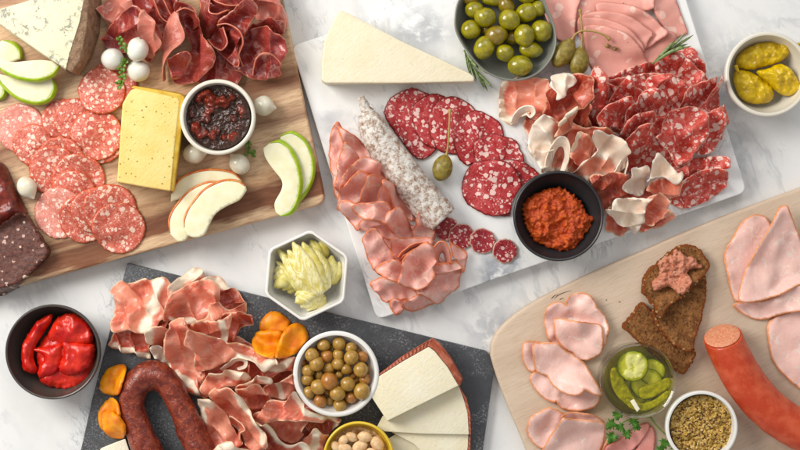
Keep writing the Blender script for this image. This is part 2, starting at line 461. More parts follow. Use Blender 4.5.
def salami(name, red1, red2, fatc, rimc, wl, rimw=1.0, dens=.36, rough=.36):
    m = MT(name); P = m.attr('rest', True); w = m.warp(P, wl * .8, wl * .9, 2)
    a = m.vor(w, wl); sel = m.noise(P, wl * 1.6, 2)
    thr = m.math('MULTIPLY', m.math('ADD', .12, m.sep(m.vor(w, wl, out='Color'))[0]), dens)
    big = m.sm(m.math('SUBTRACT', thr, a), -.03, .035)
    w2 = m.warp(P, wl * .3, wl * .45, 2); b2 = m.vor(w2, wl * .42); small = m.sm(m.math('SUBTRACT', m.math('MULTIPLY', m.sm(m.noise(P, wl * .9, 2), .4, .65), dens * .95), b2), -.04, .05)
    base = m.mix(m.sm(m.noise(P, wl * .8, 4, .7), .35, .68), red1, red2)
    col = m.mix(m.math('MULTIPLY', small, .6), base, fatc); col = m.mix(m.math('MULTIPLY', big, .92), col, fatc)
    rim = m.math('SUBTRACT', 1.0, m.sm(m.math('ADD', m.attr('rim'), m.math('MULTIPLY', m.noise(P, 2.5, 2), .8)), rimw * .5 + .3, rimw + .6))
    col = m.mix(m.math('MULTIPLY', rim, .85), col, rimc)
    h = m.math('ADD', m.noise(P, 1.6, 3), m.math('MULTIPLY', big, .35))
    m.bump(h, .35)
    return m.fin(col, m.math('ADD', rough, m.math('MULTIPLY', m.noise(P, 3, 2), .2)), .5, .04, ss=1.0)
def slicemat(name, c1, c2, c3, rimc, rimw, fatc=(.86, .72, .62), rough=.42, fib=.5, streak=0.0, rimf=.8, sss=.22, irr=1.0, spec=.42):
    m = MT(name); P = m.attr('rest', True)
    n1 = m.noise(m.warp(P, 24, 16, 3), 20, 3, .55)
    col = m.mix(m.sm(n1, .32, .64), c1, c2)
    st = m.noise(m.stretch(m.warp(P, 30, 14, 2), .4, 3.2, 1), 2.2, 3, .6)
    col = m.mix(m.math('MULTIPLY', m.sm(st, .48, .72), fib), col, c3)
    if streak:
        v = m.math('ABSOLUTE', m.math('SUBTRACT', m.noise(m.warp(P, 18, 18, 3), 22, 3, .6), .5))
        s_ = m.math('MULTIPLY', m.math('SUBTRACT', 1.0, m.sm(v, 0.004, .035)), m.sm(m.noise(P, 17, 2), .45, .62))
        col = m.mix(m.math('MULTIPLY', s_, streak), col, fatc)
    fa = m.attr('fat'); fa = m.sm(m.math('ADD', fa, m.math('MULTIPLY', m.math('SUBTRACT', m.noise(P, 7, 3), .5), 1.3)), .40, .95)
    col = m.mix(m.math('MULTIPLY', fa, m.sm(m.attr('fat'), 0, .12)), col, fatc)
    rn = m.math('ADD', m.attr('rim'), m.math('MULTIPLY', m.math('SUBTRACT', m.noise(P, 5, 3), .5), 2.2 * irr * rimw))
    rim = m.math('SUBTRACT', 1.0, m.sm(rn, rimw * .5, rimw * 1.15))
    col = m.mix(m.math('MULTIPLY', rim, rimf), col, rimc)
    h = m.math('ADD', m.math('ADD', m.math('MULTIPLY', m.noise(P, 5, 3), .9), m.math('MULTIPLY', st, .45)), m.math('MULTIPLY', m.noise(P, .9, 2), .25)); m.bump(h, .5)
    return m.fin(col, m.math('ADD', rough - .14, m.math('MULTIPLY', m.noise(P, 6, 3), .25)), spec, sss, ss=2.0, coat=m.math('MULTIPLY', m.sm(m.noise(P, 9, 3), .45, .65), .35))
def plain(name, c1, c2, wl=6, rough=.5, bumpd=.3, bwl=2.0, sss=0, ss=2.0, spec=.5, coat=0, sr=(1, .4, .25), stops=(.35, .65), dist=0):
    m = MT(name); P = m.P(); col = m.mix(m.sm(m.noise(P, wl, 4, .6, dist), *stops), c1, c2)
    if bumpd: m.bump(m.noise(P, bwl, 3), bumpd)
    return m.fin(col, rough, spec, sss, sr, ss, coat)
MARBLE_T = marble('table_marble', [(20, 130, 70, .5), (95, -105, 45, .45), (300, 60, 90, .35), (330, 150, 70, .35)], .66, (.79, .79, .785))
MARBLE_B = marble('board_marble', [(-95, 90, 46, .55), (-185, 0, 30, .5), (186, -112, 34, .95), (-20, -148, 34, 1.0), (-45, -58, 26, .6), (150, -120, 26, .5), (215, -20, 30, .4)], .55, (.87, .87, .86))
m = MT('acacia_wood'); P = m.PO(); Pw = m.warp(P, 120, 34, 3); rt_ = m.N('VectorRotate', rotation_type='Z_AXIS'); m.L(Pw, rt_.inputs['Vector']); rt_.inputs['Angle'].default_value = -math.radians(15.3); v_ = m.sep(rt_.outputs[0])[1]
f = m.math('DIVIDE', m.math('ADD', v_, 135.0), 330.0); f = m.math('ADD', f, m.math('MULTIPLY', m.math('SUBTRACT', m.noise(m.stretch(P, math.radians(15.3), 9, 1), 9, 4, .6), .5), .10))
T1, T2, D1, D2, G1 = (.67, .48, .315), (.55, .36, .215), (.13, .05, .026), (.20, .08, .042), (.28, .165, .105)
col = m.ramp(f, [(0, T1), (.055, T1), (.075, D2), (.12, D1), (.155, T2), (.20, T1), (.27, T1), (.31, G1), (.36, T1), (.44, D2), (.48, T2), (.56, T1), (.64, G1), (.70, T2), (.80, T1), (.9, D2), (1, T1)])
fine = m.noise(m.stretch(m.warp(P, 60, 8, 2), math.radians(15.3), 16, 1), 1.0, 4, .7); mid = m.noise(m.stretch(Pw, math.radians(15.3), 11, 1), 3.2, 4, .6)
col = m.mix(m.math('MULTIPLY', m.sm(mid, .42, .68), .45), col, (.26, .12, .065)); col = m.mix(m.math('MULTIPLY', m.sm(fine, .5, .72), .55), col, (.15, .065, .035)); m.bump(fine, .15)
WOOD_L = m.fin(col, .45, .4)
WOOD_R = wood('pale_wood', math.radians(25), [(.3, (.56, .44, .335)), (.5, (.63, .51, .40)), (.7, (.49, .375, .28))], 46, (.38, .27, .18), .55, .45, 11)
m = MT('slate'); P = m.PO(); n = m.noise(m.warp(P, 30, 20, 3), 34, 6, .65)
ch = m.math('MULTIPLY', m.sm(m.noise(P, 2.2, 5, .8), .50, .64), m.sm(m.noise(m.warp(P, 30, 40), 30, 3), .40, .62))
col = m.mix(n, (.028, .030, .034), (.082, .086, .095)); col = m.mix(m.math('MULTIPLY', ch, .55), col, (.50, .51, .53))
m.bump(m.noise(m.warp(P, 12, 10), 10, 7, .72), .9); SLATE = m.fin(col, .42, .55)
WHITEC = ceramic('white_ceramic', (.80, .79, .76)); CREAMC = ceramic('cream_stoneware', (.74, .70, .61), .3)
DARKC = ceramic('black_stoneware', (.022, .022, .024), .35, .15); BROWNC = ceramic('dark_brown_stoneware', (.06, .052, .046), .3, .2)
GREYC = ceramic('grey_stoneware', (.20, .205, .18), .33, .12); YELC = ceramic('yellow_enamel', (.76, .55, .10), .25)
SAL_F = salami('fine_salami', (.47, .088, .062), (.66, .225, .165), (.85, .62, .51), (.56, .10, .035), 4.6, 1.0, .50)
SAL_P = salami('pale_salami', (.60, .21, .165), (.72, .34, .28), (.86, .66, .57), (.6, .2, .14), 4.8, 1.0, .46)
SAL_C = salami('coarse_salami', (.33, .020, .024), (.48, .080, .080), (.82, .60, .55), (.17, .006, .008), 6.2, 1.5, .47, .3)
SAL_D = salami('folded_salami', (.48, .050, .040), (.65, .165, .13), (.85, .64, .57), (.74, .42, .33), 5.6, .7, .50, .34)
SAL_S = salami('small_salami', (.24, .012, .018), (.36, .04, .05), (.72, .48, .44), (.62, .42, .33), 4.0, 1.1, .42, .36)
HAM = slicemat('pink_ham', (.72, .33, .28), (.83, .50, .44), (.87, .62, .56), (.66, .19, .07), 1.8, rough=.45, streak=.7, fatc=(.86, .68, .58))
HAMR = slicemat('rolled_ham', (.82, .53, .47), (.85, .58, .52), (.87, .66, .60), (.70, .28, .10), 1.9, rough=.45, fib=.5, irr=.6, streak=.75, fatc=(.88, .74, .66))
PROS = slicemat('prosciutto', (.56, .13, .085), (.75, .31, .22), (.84, .48, .37), (.84, .58, .40), 1.1, (.87, .74, .60), .34, .5, .15, .75, sss=.22)
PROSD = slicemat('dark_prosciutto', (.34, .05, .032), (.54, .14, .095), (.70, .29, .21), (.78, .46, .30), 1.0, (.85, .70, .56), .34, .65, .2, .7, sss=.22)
PROSW = slicemat('prosciutto_fat', (.80, .62, .50), (.87, .77, .66), (.76, .50, .38), (.90, .83, .73), 1.5, (.74, .33, .23), .4, .35, .25, .6)
BRES = slicemat('bresaola', (.17, .020, .020), (.33, .060, .050), (.50, .15, .115), (.60, .22, .14), .9, (.66, .38, .31), .3, .5, .4, .75, irr=.7, spec=.5)
BRESP = slicemat('pale_bresaola', (.46, .13, .10), (.58, .22, .17), (.68, .33, .26), (.68, .32, .22), 1.2, (.68, .4, .34), .3, .45, .5, .7, irr=.7)
PINKS = slicemat('pink_sausage_slice', (.68, .26, .23), (.74, .34, .30), (.78, .42, .38), (.58, .16, .12), .9, rough=.45, fib=.5, irr=.4)
m = MT('mortadella'); P = m.attr('rest', True)
col = m.mix(m.noise(P, 14, 3), (.70, .33, .275), (.79, .43, .37)); v = m.vor(m.warp(P, 8, 6), 15)
col = m.mix(m.math('MULTIPLY', m.sm(m.math('SUBTRACT', m.math('MULTIPLY', m.sm(m.noise(P, 22, 1), .38, .55), .33), v), -.03, .02), .75), col, (.86, .62, .54))
col = m.mix(m.math('MULTIPLY', m.math('SUBTRACT', 1, m.sm(m.vor(P, 26), .02, .045)), .9), col, (.10, .05, .03))
col = m.mix(m.math('MULTIPLY', m.math('SUBTRACT', 1, m.sm(m.attr('rim'), .5, 1.3)), .6), col, (.50, .17, .12)); m.bump(m.noise(P, 1.5, 4), .25)
MORT = m.fin(col, .42, .45, .25, ss=2)
def cheese(name, c1, c2, flecks=None, fs=.5, sss=.3, wl=26, rough=.5, bd=.35, fwl=7, sz=.1, fdens=.55):
    m = MT(name); P = m.P(); col = m.mix(m.sm(m.noise(P, wl, 4), .35, .65), c1, c2); h = m.noise(P, 3.5, 5, .7)
    if flecks:
        v = m.vor(m.warp(P, fwl * .4, fwl * .35), fwl); k = m.math('MULTIPLY', m.math('SUBTRACT', 1, m.sm(v, sz * .6, sz)), m.sm(m.noise(P, fwl * 1.5, 2), fdens - .06, fdens))
        col = m.mix(m.math('MULTIPLY', k, fs), col, flecks); h = m.math('SUBTRACT', h, m.math('MULTIPLY', k, .6))
    dr = m.noise(m.stretch(P, .7, 22, 1), 1.8, 3, .6); dent = m.sm(m.noise(P, 4.5, 4, .7), .62, .74)
    col = m.mix(m.math('MULTIPLY', m.sm(m.noise(P, 55, 3), .4, .7), .35), col, tuple(k * .93 for k in c1)); h = m.math('ADD', h, m.math('SUBTRACT', m.math('MULTIPLY', dr, .5), m.math('MULTIPLY', dent, .5)))
    m.bump(h, bd * 1.5); return m.fin(col, rough, .4, sss, (1, .7, .4), 3.0)
PARM = cheese('hard_cheese', (.79, .71, .53), (.82, .75, .59)); HERB = cheese('herbed_cheese', (.82, .60, .23), (.85, .66, .30), (.20, .17, .03), .85, fwl=5.2, sz=.19, fdens=.46)
MANC = cheese('manchego_paste', (.82, .755, .57), (.85, .80, .65), (.60, .5, .30), .5, fwl=9, sz=.1, fdens=.55); WHCH = cheese('white_cheese', (.84, .78, .62), (.86, .81, .68))
m = MT('blue_cheese'); P = m.P(); col = m.mix(m.noise(P, 18, 4), (.82, .73, .50), (.85, .79, .62))
v = m.math('ABSOLUTE', m.math('SUBTRACT', m.noise(m.warp(P, 10, 12, 4), 11, 4, .65), .5)); bl = m.math('MULTIPLY', m.math('SUBTRACT', 1, m.sm(v, .01, .055)), m.sm(m.noise(P, 17, 4, .7), .46, .60))
col = m.mix(m.math('MULTIPLY', bl, .8), col, (.20, .24, .23)); m.bump(m.math('SUBTRACT', m.noise(P, 4, 5, .7), m.math('MULTIPLY', bl, .5)), .7); BLUE = m.fin(col, .55, .4, .2, (1, .7, .4), 2)
RIND = plain('brown_rind', (.20, .115, .07), (.36, .24, .155), 7, .75, 1.2, 2.5, stops=(.3, .7)); HRIND = plain('yellow_rind', (.60, .37, .06), (.72, .50, .12), 9, .45, .3)
m = MT('basket_rind'); P = m.PO(); w = m.N('TexWave', wave_type='BANDS', bands_direction='DIAGONAL'); m.L(m.warp(P, 5, 2), w.inputs['Vector']); w.inputs['Scale'].default_value = .12; w.inputs['Distortion'].default_value = 1.0
col = m.mix(m.math('MULTIPLY', m.noise(P, 7, 4), w.outputs[1]), (.34, .075, .04), (.58, .24, .15)); m.bump(w.outputs[1], .8); MRIND = m.fin(col, .5, .5)
OLG = plain('green_olive', (.20, .175, .010), (.36, .31, .025), 8, .2, .12, 1.2, .2, 2, .6, .5, (.6, .6, .1)); OLB = plain('brown_olive', (.19, .115, .02), (.26, .20, .025), 7, .2, .12, 1.2, .2, 2, .6, .5, (.6, .4, .1))
OLS = plain('small_olive', (.32, .185, .045), (.46, .28, .085), 5, .3, .15, 1.2, .2, 2, .5, .3, (.6, .4, .1)); OLR = plain('russet_olive', (.33, .13, .035), (.42, .20, .06), 4, .3, .15, 1.2, .2, 2, .5, .3)
CAPER = plain('caperberry', (.17, .13, .03), (.30, .23, .06), 4, .35, .2, 1.0, .1); STEM = plain('caper_stem', (.34, .24, .08), (.42, .30, .12), 4, .5, .1)
ONION = plain('pearl_onion', (.66, .66, .58), (.76, .76, .70), 12, .22, .12, 2.0, .6, 5, .5, .4, (1, .9, .7)); ONIONP = plain('translucent_onion', (.66, .62, .50), (.74, .71, .60), 9, .2, .12, 2, .7, 6, .5, .4, (1, .9, .7))
APPLE = plain('apple_flesh', (.79, .75, .52), (.83, .80, .61), 9, .42, .15, 1.2, .3, 3, .4, 0, (1, .9, .6)); ASKG = plain('green_apple_skin', (.30, .47, .04), (.42, .56, .08), 7, .3, .05); ASKR = plain('red_apple_skin', (.60, .13, .06), (.68, .33, .12), 6, .35, .05)
GREEN = plain('herb_leaf', (.07, .16, .02), (.17, .28, .05), 3, .5, .1); PARS = plain('parsley_leaf', (.035, .12, .012), (.075, .20, .02), 3, .45, .2); ROSE = plain('rosemary_leaf', (.09, .15, .04), (.28, .34, .15), 3, .45, .1); RSTEM = plain('herb_stem', (.14, .22, .05), (.22, .28, .08), 3, .5, .1)
m = MT('mould_sausage'); P = m.P(); w = m.sm(m.noise(m.warp(P, 5, 5, 3), 5, 6, .7), .36, .60); col = m.mix(w, (.33, .205, .14), (.80, .77, .72)); m.bump(m.noise(P, 3.2, 6, .72), 1.6); MOULD = m.fin(col, .85, .2)
m = MT('chorizo_skin'); P = m.P(); col = m.mix(m.sm(m.noise(m.warp(P, 8, 8), 8, 4, .65), .38, .62), (.12, .020, .014), (.25, .055, .032)); col = m.mix(m.math('MULTIPLY', m.sm(m.noise(P, 3.4, 3), .58, .68), .7), col, (.42, .10, .045)); m.bump(m.noise(m.warp(P, 6, 5), 5, 4, .6), 1.1); CHOR = m.fin(col, .3, .5)
m = MT('smoked_sausage_skin'); P = m.P(); col = m.mix(m.sm(m.noise(P, 14, 4), .35, .65), (.46, .060, .028), (.57, .115, .060)); col = m.mix(m.math('MULTIPLY', m.sm(m.noise(P, 2.2, 3), .6, .7), .2), col, (.66, .25, .16)); m.bump(m.noise(P, 3, 4), .3); KIEL = m.fin(col, .3, .5, .15, ss=2)
KCUT = plain('sausage_cut', (.60, .22, .12), (.72, .36, .23), 2.0, .5, .7, 1.6, .2)
m = MT('blood_terrine'); P = m.attr('rest', True); col = m.mix(m.sm(m.noise(P, 3, 5, .75), .35, .65), (.050, .014, .010), (.16, .055, .038)); v = m.vor(P, 13, rnd=1.0)
s1 = m.math('SUBTRACT', m.math('MULTIPLY', m.sm(m.noise(P, 5.5, 2), .45, .62), .32), m.vor(m.warp(P, 3, 3), 6.0)); col = m.mix(m.math('MULTIPLY', m.sm(s1, -.03, .03), .85), col, (.62, .42, .35))
s2 = m.math('SUBTRACT', .17, v); col = m.mix(m.sm(s2, -.01, .01), col, (.78, .62, .48)); m.bump(m.noise(P, 1.5, 5, .7), .6); TERR = m.fin(col, .4, .5)
DARKM = plain('dark_cured_meat', (.07, .010, .008), (.19, .03, .02), 9, .3, .8, 4)
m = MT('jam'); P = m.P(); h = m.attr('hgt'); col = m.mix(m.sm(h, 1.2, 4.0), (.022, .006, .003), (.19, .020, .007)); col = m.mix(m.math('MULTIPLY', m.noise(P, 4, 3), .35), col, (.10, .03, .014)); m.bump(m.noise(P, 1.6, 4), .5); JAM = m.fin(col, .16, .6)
m = MT('spicy_paste'); P = m.P(); col = m.mix(m.sm(m.noise(P, 5, 5, .75), .33, .67), (.34, .035, .010), (.60, .125, .035)); col = m.mix(m.math('MULTIPLY', m.sm(m.noise(P, 1.4, 3), .6, .7), .5), col, (.70, .25, .08)); m.bump(m.noise(P, 2.2, 6, .75), .8); PASTE = m.fin(col, .42, .5)
m = MT('red_pepper'); P = m.P(); col = m.mix(m.sm(m.noise(P, 12, 4), .3, .7), (.44, .014, .012), (.64, .050, .032)); col = m.mix(m.math('MULTIPLY', m.sm(m.noise(P, 4, 3), .66, .73), .5), col, (.13, .02, .01)); m.bump(m.noise(m.warp(P, 8, 8), 7, 3), .4); RPEP = m.fin(col, .32, .5, .15, ss=2)
m = MT('yellow_chilli'); P = m.P(); col = m.mix(m.sm(m.noise(P, 10, 4), .35, .65), (.50, .33, .008), (.70, .50, .03)); m.bump(m.noise(m.warp(P, 8, 10), 6, 3), 1.1); PEPP = m.fin(col, .2, .5, .2, (1, .8, .2), 2)
m = MT('artichoke'); P = m.attr('rest', True); q = m.stretch(m.warp(P, 14, 9, 2), .5, 6, 1); st = m.noise(q, 2.4, 3, .5); col = m.mix(m.sm(m.noise(P, 14, 3), .35, .65), (.58, .50, .14), (.76, .70, .36)); col = m.mix(m.math('MULTIPLY', m.sm(st, .5, .62), .5), col, (.46, .42, .10)); m.bump(st, .12); ARTI = m.fin(col, .35, .5, .3, (1, .9, .4), 2)
m = MT('artichoke_heart'); P = m.attr('rest', True); q = m.stretch(m.warp(P, 12, 9, 2), 2.0, 7, 1); st = m.noise(q, 2.0, 3, .5); col = m.mix(m.sm(st, .42, .62), (.80, .75, .46), (.66, .57, .19)); m.bump(st, .12); ARTI2 = m.fin(col, .35, .5, .3, (1, .9, .5), 2)
m = MT('dried_apricot'); P = m.P(); col = m.mix(m.sm(m.noise(P, 11, 4), .35, .65), (.74, .22, .012), (.84, .36, .035)); m.bump(m.noise(m.warp(P, 9, 9), 6, 4, .6), .4); APRI = m.fin(col, .42, .5, .3, (1, .5, .1), 3)
m = MT('rye_crumb'); P = m.attr('rest', True); ho = m.sm(m.vor(m.warp(P, 3, 3), 3.4), .12, .3); col = m.mix(m.sm(m.noise(P, 7, 5, .7), .35, .65), (.15, .060, .022), (.32, .15, .06)); col = m.mix(m.math('MULTIPLY', m.math('SUBTRACT', 1, ho), .6), col, (.06, .026, .012))
rm = m.math('SUBTRACT', 1, m.sm(m.math('ADD', m.attr('rim'), m.noise(P, 5, 2)), 1.6, 3.4)); col = m.mix(rm, col, (.22, .062, .018)); sd = m.math('MULTIPLY', m.sm(m.math('SUBTRACT', .27, m.vor(m.warp(P, 2, 2), 5.0)), 0, .04), m.math('ADD', m.math('MULTIPLY', rm, .8), .3)); col = m.mix(sd, col, (.46, .27, .12))
m.bump(m.math('ADD', m.math('MULTIPLY', ho, .8), m.noise(P, 1.6, 5, .75)), 1.3); RYE = m.fin(col, .8, .3)
m = MT('meat_spread'); P = m.P(); col = m.mix(m.sm(m.noise(P, 5, 5, .75), .35, .65), (.52, .17, .10), (.72, .36, .25)); m.bump(m.noise(P, 2.6, 6, .75), 1.4); PATE = m.fin(col, .32, .5, .2)
m = MT('grain_mustard'); P = m.P(); v = m.vor(P, 1.7); vc = m.vor(P, 1.7, out='Color'); r = m.sep(vc)[0]; col = m.ramp(r, [(0, (.06, .025, .010)), (.2, (.18, .085, .02)), (.35, (.40, .22, .05)), (.7, (.56, .36, .10)), (1, (.68, .50, .22))]); m.bump(m.math('SUBTRACT', 1, v), 1.1); MUST = m.fin(col, .35, .5)
ALM = plain('blanched_almond', (.68, .43, .22), (.80, .61, .40), 4, .45, .3, 1.5, .2)
m = MT('pickle_flesh'); P = m.attr('rest', True); n_ = m.attr('rim'); col = m.mix(m.sm(n_, 1.4, 4.5), (.42, .42, .05), (.70, .68, .27)); col = m.mix(m.math('MULTIPLY', m.sm(m.vor(P, 4.4), .0, .22), 0.0), col, (1, 1, 1)); sdm = m.math('MULTIPLY', m.math('SUBTRACT', 1, m.sm(m.vor(m.warp(P, 2, 2), 3.4), .14, .2)), m.sm(n_, 5, 7)); col = m.mix(m.math('MULTIPLY', sdm, .7), col, (.78, .80, .48)); col = m.mix(m.math('SUBTRACT', 1, m.sm(n_, .5, 1.2)), col, (.13, .20, .02)); m.bump(m.noise(P, 2, 3), .4); PICK = m.fin(col, .22, .5, .3, (1, 1, .3), 3)
PKD = plain('pickle_skin', (.30, .28, .02), (.52, .47, .06), 5, .25, .4, 2, .2, 2, .5, 0, (1, 1, .3))
PEPC = plain('peppercorn', (.14, .08, .02), (.36, .24, .09), 2, .5, .3, 1)
def glassy(name, tint, fac=.9, rough=.03):
    m = MT(name); t = m.N('BsdfTransparent'); t.inputs[0].default_value = (*tint, 1); g = m.N('BsdfGlossy'); g.inputs['Roughness'].default_value = rough
    f = m.N('LayerWeight'); f.inputs[0].default_value = .5; fq = m.math('ADD', m.math('MULTIPLY', m.math('POWER', f.outputs['Facing'], 2.2), .85), .05); x = m.N('MixShader'); m.nt.links.new(fq, x.inputs[0]); m.nt.links.new(t.outputs[0], x.inputs[1]); m.nt.links.new(g.outputs[0], x.inputs[2]); m.nt.links.new(x.outputs[0], m.out.inputs[0]); m.nt.nodes.remove(m.b); return m.m
GLASS = glassy('clear_glass', (.985, .99, .97)); BRINE = glassy('brine', (.90, .90, .42))
# ------------------------------------------------------------------ the setting and the boards
n = 3
V = [(-1600, -1600, 0), (1600, -1600, 0), (1600, 1600, 0), (-1600, 1600, 0)]
mk('marble_tabletop', V, [(0, 1, 2, 3)], MARBLE_T, smooth=False, kind='structure')
HM[:] = 0
def board(name, pts, z, zlow, mat, bev, label, cat, inset=0.0):
    P = [W(x, y, z) for x, y in pts]
    c = np.mean(P, 0)
    V = [(*p, z) for p in P] + [(*(np.array(p) + (c - p) / np.hypot(*(c - p)) * inset), zlow) for p in P]; n = len(P)
    F = [tuple(range(n)), tuple(range(2 * n - 1, n - 1, -1))] + [(i, i + n, (i + 1) % n + n, (i + 1) % n) for i in range(n)]
    o = mk(name, V, F, mat, None, None, False, label, cat); fixn(o); bevel(o, bev, 4)
    stamp_poly(P, z); return o
board('acacia_board', rounded([(-70, -50), (272, -50), (326, 203), (-70, 310)], [8, 8, 11, 8]), 22, .3, WOOD_L, 3.0, 'brown streaked acacia wood board at the upper left under salami, cheeses and apple slices', 'serving board')
board('marble_board', rounded([(291, 46), (663, -75), (747, 192), (377, 320)], [9, 9, 9, 9]), 13, .3, MARBLE_B, 1.6, 'white marble board in the upper middle under the white cheese wedge and folded meats', 'serving board')
board('slate_board', [(127, 263), (200, 281), (300, 306), (400, 330), (486, 351), (491, 357), (494, 370), (476, 500), (300, 520), (64, 525), (92, 400), (110, 330)], 9, .3, SLATE, .8, 'dark grey slate board at the lower centre under cured ham, apricots and manchego', 'serving board')
tb = spline([(800, 188), (740, 210), (688, 231), (640, 252), (600, 269), (560, 288), (530, 304), (508, 320), (494, 336), (490, 352), (495, 372), (507, 405), (526, 450), (550, 520)], False, 12)
pb = board('pale_wooden_board', [tuple(p) for p in tb] + [(900, 530), (900, 150)], 16, .3, WOOD_R, 3.5, 'pale maple wooden board at the lower right under rolled ham, rye bread and sausage', 'serving board')
BURN = plain('burnt_mark', (.10, .055, .03), (.20, .12, .07), 3, .7, 0)
bk = crop(510, 280, 6.425); pv = []
for s_ in ([(265, 122), (285, 102), (308, 94)], [(285, 120), (310, 98), (345, 82), (395, 68)], [(318, 128), (335, 118), (345, 122)]):
    q_ = pathz(bk(s_), 16.05, 14); V_, F_ = tube(q_, np.interp(np.linspace(0, 1, 14), [0, .3, 1], [.25, .5, .2]), 8); V_[:, 2] = 16.05 + (V_[:, 2] - 16.05) * .12; pv.append((V_, F_))
V_, F_ = join(pv); mk('burnt_mark', V_, F_, BURN, pb)
# ------------------------------------------------------------------ bowls
def bowl(name, px, py, R, h, z0, mat, wall=3.0, foot=.62, depth=.75, label='', cat='bowl', curve=1.0, seg=80, rf=None, ang=0, rim=None, zf=None):
    cx, cy = W(px, py, z0 + h)
    f = foot
    out = [(R * f * .94, z0), (R * f, z0 + 1.0)]
    for t in np.linspace(.08, 1, 9): out.append((R * (f + (1 - f) * math.sin(t * math.pi / 2) ** curve), z0 + 1 + (h - 2.6) * t))
    k = len(out); zi = z0 + 4
    prof = out + [(R - wall * .12, z0 + h - .5), (R - wall * .5, z0 + h), (R - wall * .88, z0 + h - .5)]
    for t in np.linspace(1, .05, 9): prof.append((max(.5, R * (f + (1 - f) * math.sin(t * math.pi / 2) ** curve) - wall), zi + (z0 + h - 2.4 - zi) * t))
    prof.append((R * f * .6, zi - .6)); prof.append((.5, zi - .8))
    r = root(name, (cx, cy, z0), label, cat)
    lathe('body', cx, cy, prof, mat, r, seg, rf, ang=ang)
    BOWLS.append((cx, cy, R * .985 + .8))
    return r, cx, cy
def simplebowl(*a, **k):
    r, cx, cy = bowl(*a, **k)
    # a bowl has one part: drop the empty and keep the mesh as the thing
    o = r.children[0]; loc = r.location + o.location
    o.parent = None; o.location = loc; o.name = r.name + '_x'
    lab, cat, nm = r['label'], r['category'], r.name
    bpy.data.objects.remove(r); o.name = nm; o.data.name = nm; tag(o, lab, cat); return o, cx, cy
simplebowl('jam_ramekin', 217.5, 117, 36.5, 34, 22, CREAMC, 4.0, .86, label='cream stoneware ramekin on the acacia board holding dark fruit jam', cat='ramekin')
simplebowl('pepper_bowl', 52.5, 352, 46.5, 38, 0, BROWNC, 2.6, .70, label='dark brown round bowl on the marble table holding roasted red peppers')
simplebowl('paste_bowl', 558.5, 216, 44, 32, 13, DARKC, 2.8, .66, label='black round bowl on the marble board holding orange red spicy paste')
simplebowl('chilli_bowl', 768, 74, 41.5, 40, 0, CREAMC, 4.0, .74, label='cream round bowl at the upper right edge holding yellow chillies')
simplebowl('small_olive_bowl', 336, 374, 42, 30, 9, WHITEC, 4.8, .66, label='white round bowl on the slate holding small brown green olives')
simplebowl('almond_bowl', 358.5, 457, 34.5, 30, 9, YELC, 2.6, .7, label='yellow rimmed round bowl at the bottom edge holding almonds')
simplebowl('mustard_ramekin', 702, 427, 35, 32, 16, WHITEC, 3.6, .84, label='white ramekin on the pale board holding grainy mustard')
def hexr(a):
    k = math.pi / 3; b = (a % k) - k / 2; r = math.cos(k / 2) / math.cos(b)
    return min(r, math.cos(k / 2) / math.cos(k / 2 - .055))
simplebowl('hexagonal_bowl', 306.5, 275.5, 45.2, 36, 0, WHITEC, 3.4, .72, label='white six sided bowl on the marble table holding artichoke hearts', seg=180, rf=hexr, ang=math.radians(25))
# oval olive dish
c2 = crop(450, 0, 3.459)
zr = 13 + 24
oo = [W(*p, zr) for p in c2([(15, 60), (20, 112), (55, 175), (110, 240), (170, 272), (235, 280), (298, 260), (345, 215), (368, 160), (366, 100), (345, 40), (310, -30), (240, -75), (150, -85), (70, -55), (28, 0)])]
oc = np.mean(oo, 0); os_ = spline(oo, True, n=96)
V = []; F = []; prof = [(.72, 13), (.78, 13.6), (.90, 20), (.97, 29), (1.0, 35.8), (.992, 37), (.972, 37), (.955, 35.5), (.92, 29), (.86, 22), (.78, 18.5), (.6, 17), (.3, 16.6), (.02, 16.5)]
for p in os_:
    for s, z in prof: V.append((*(oc + (p - oc) * s), z))
mm = len(prof)
for k in range(96):
    for i in range(mm - 1):
        a = k * mm + i; b = ((k + 1) % 96) * mm + i; F.append((a, b, b + 1, a + 1))
F.append(tuple(k * mm for k in range(96))[::-1]); F.append(tuple(k * mm + mm - 1 for k in range(96)))
o = mk('olive_dish', V, F, GREYC, label='grey green oval dish on the marble board holding large green olives', cat='dish'); fixn(o)
stamp_poly([tuple(oc + (p - oc) * .95) for p in os_], 30)
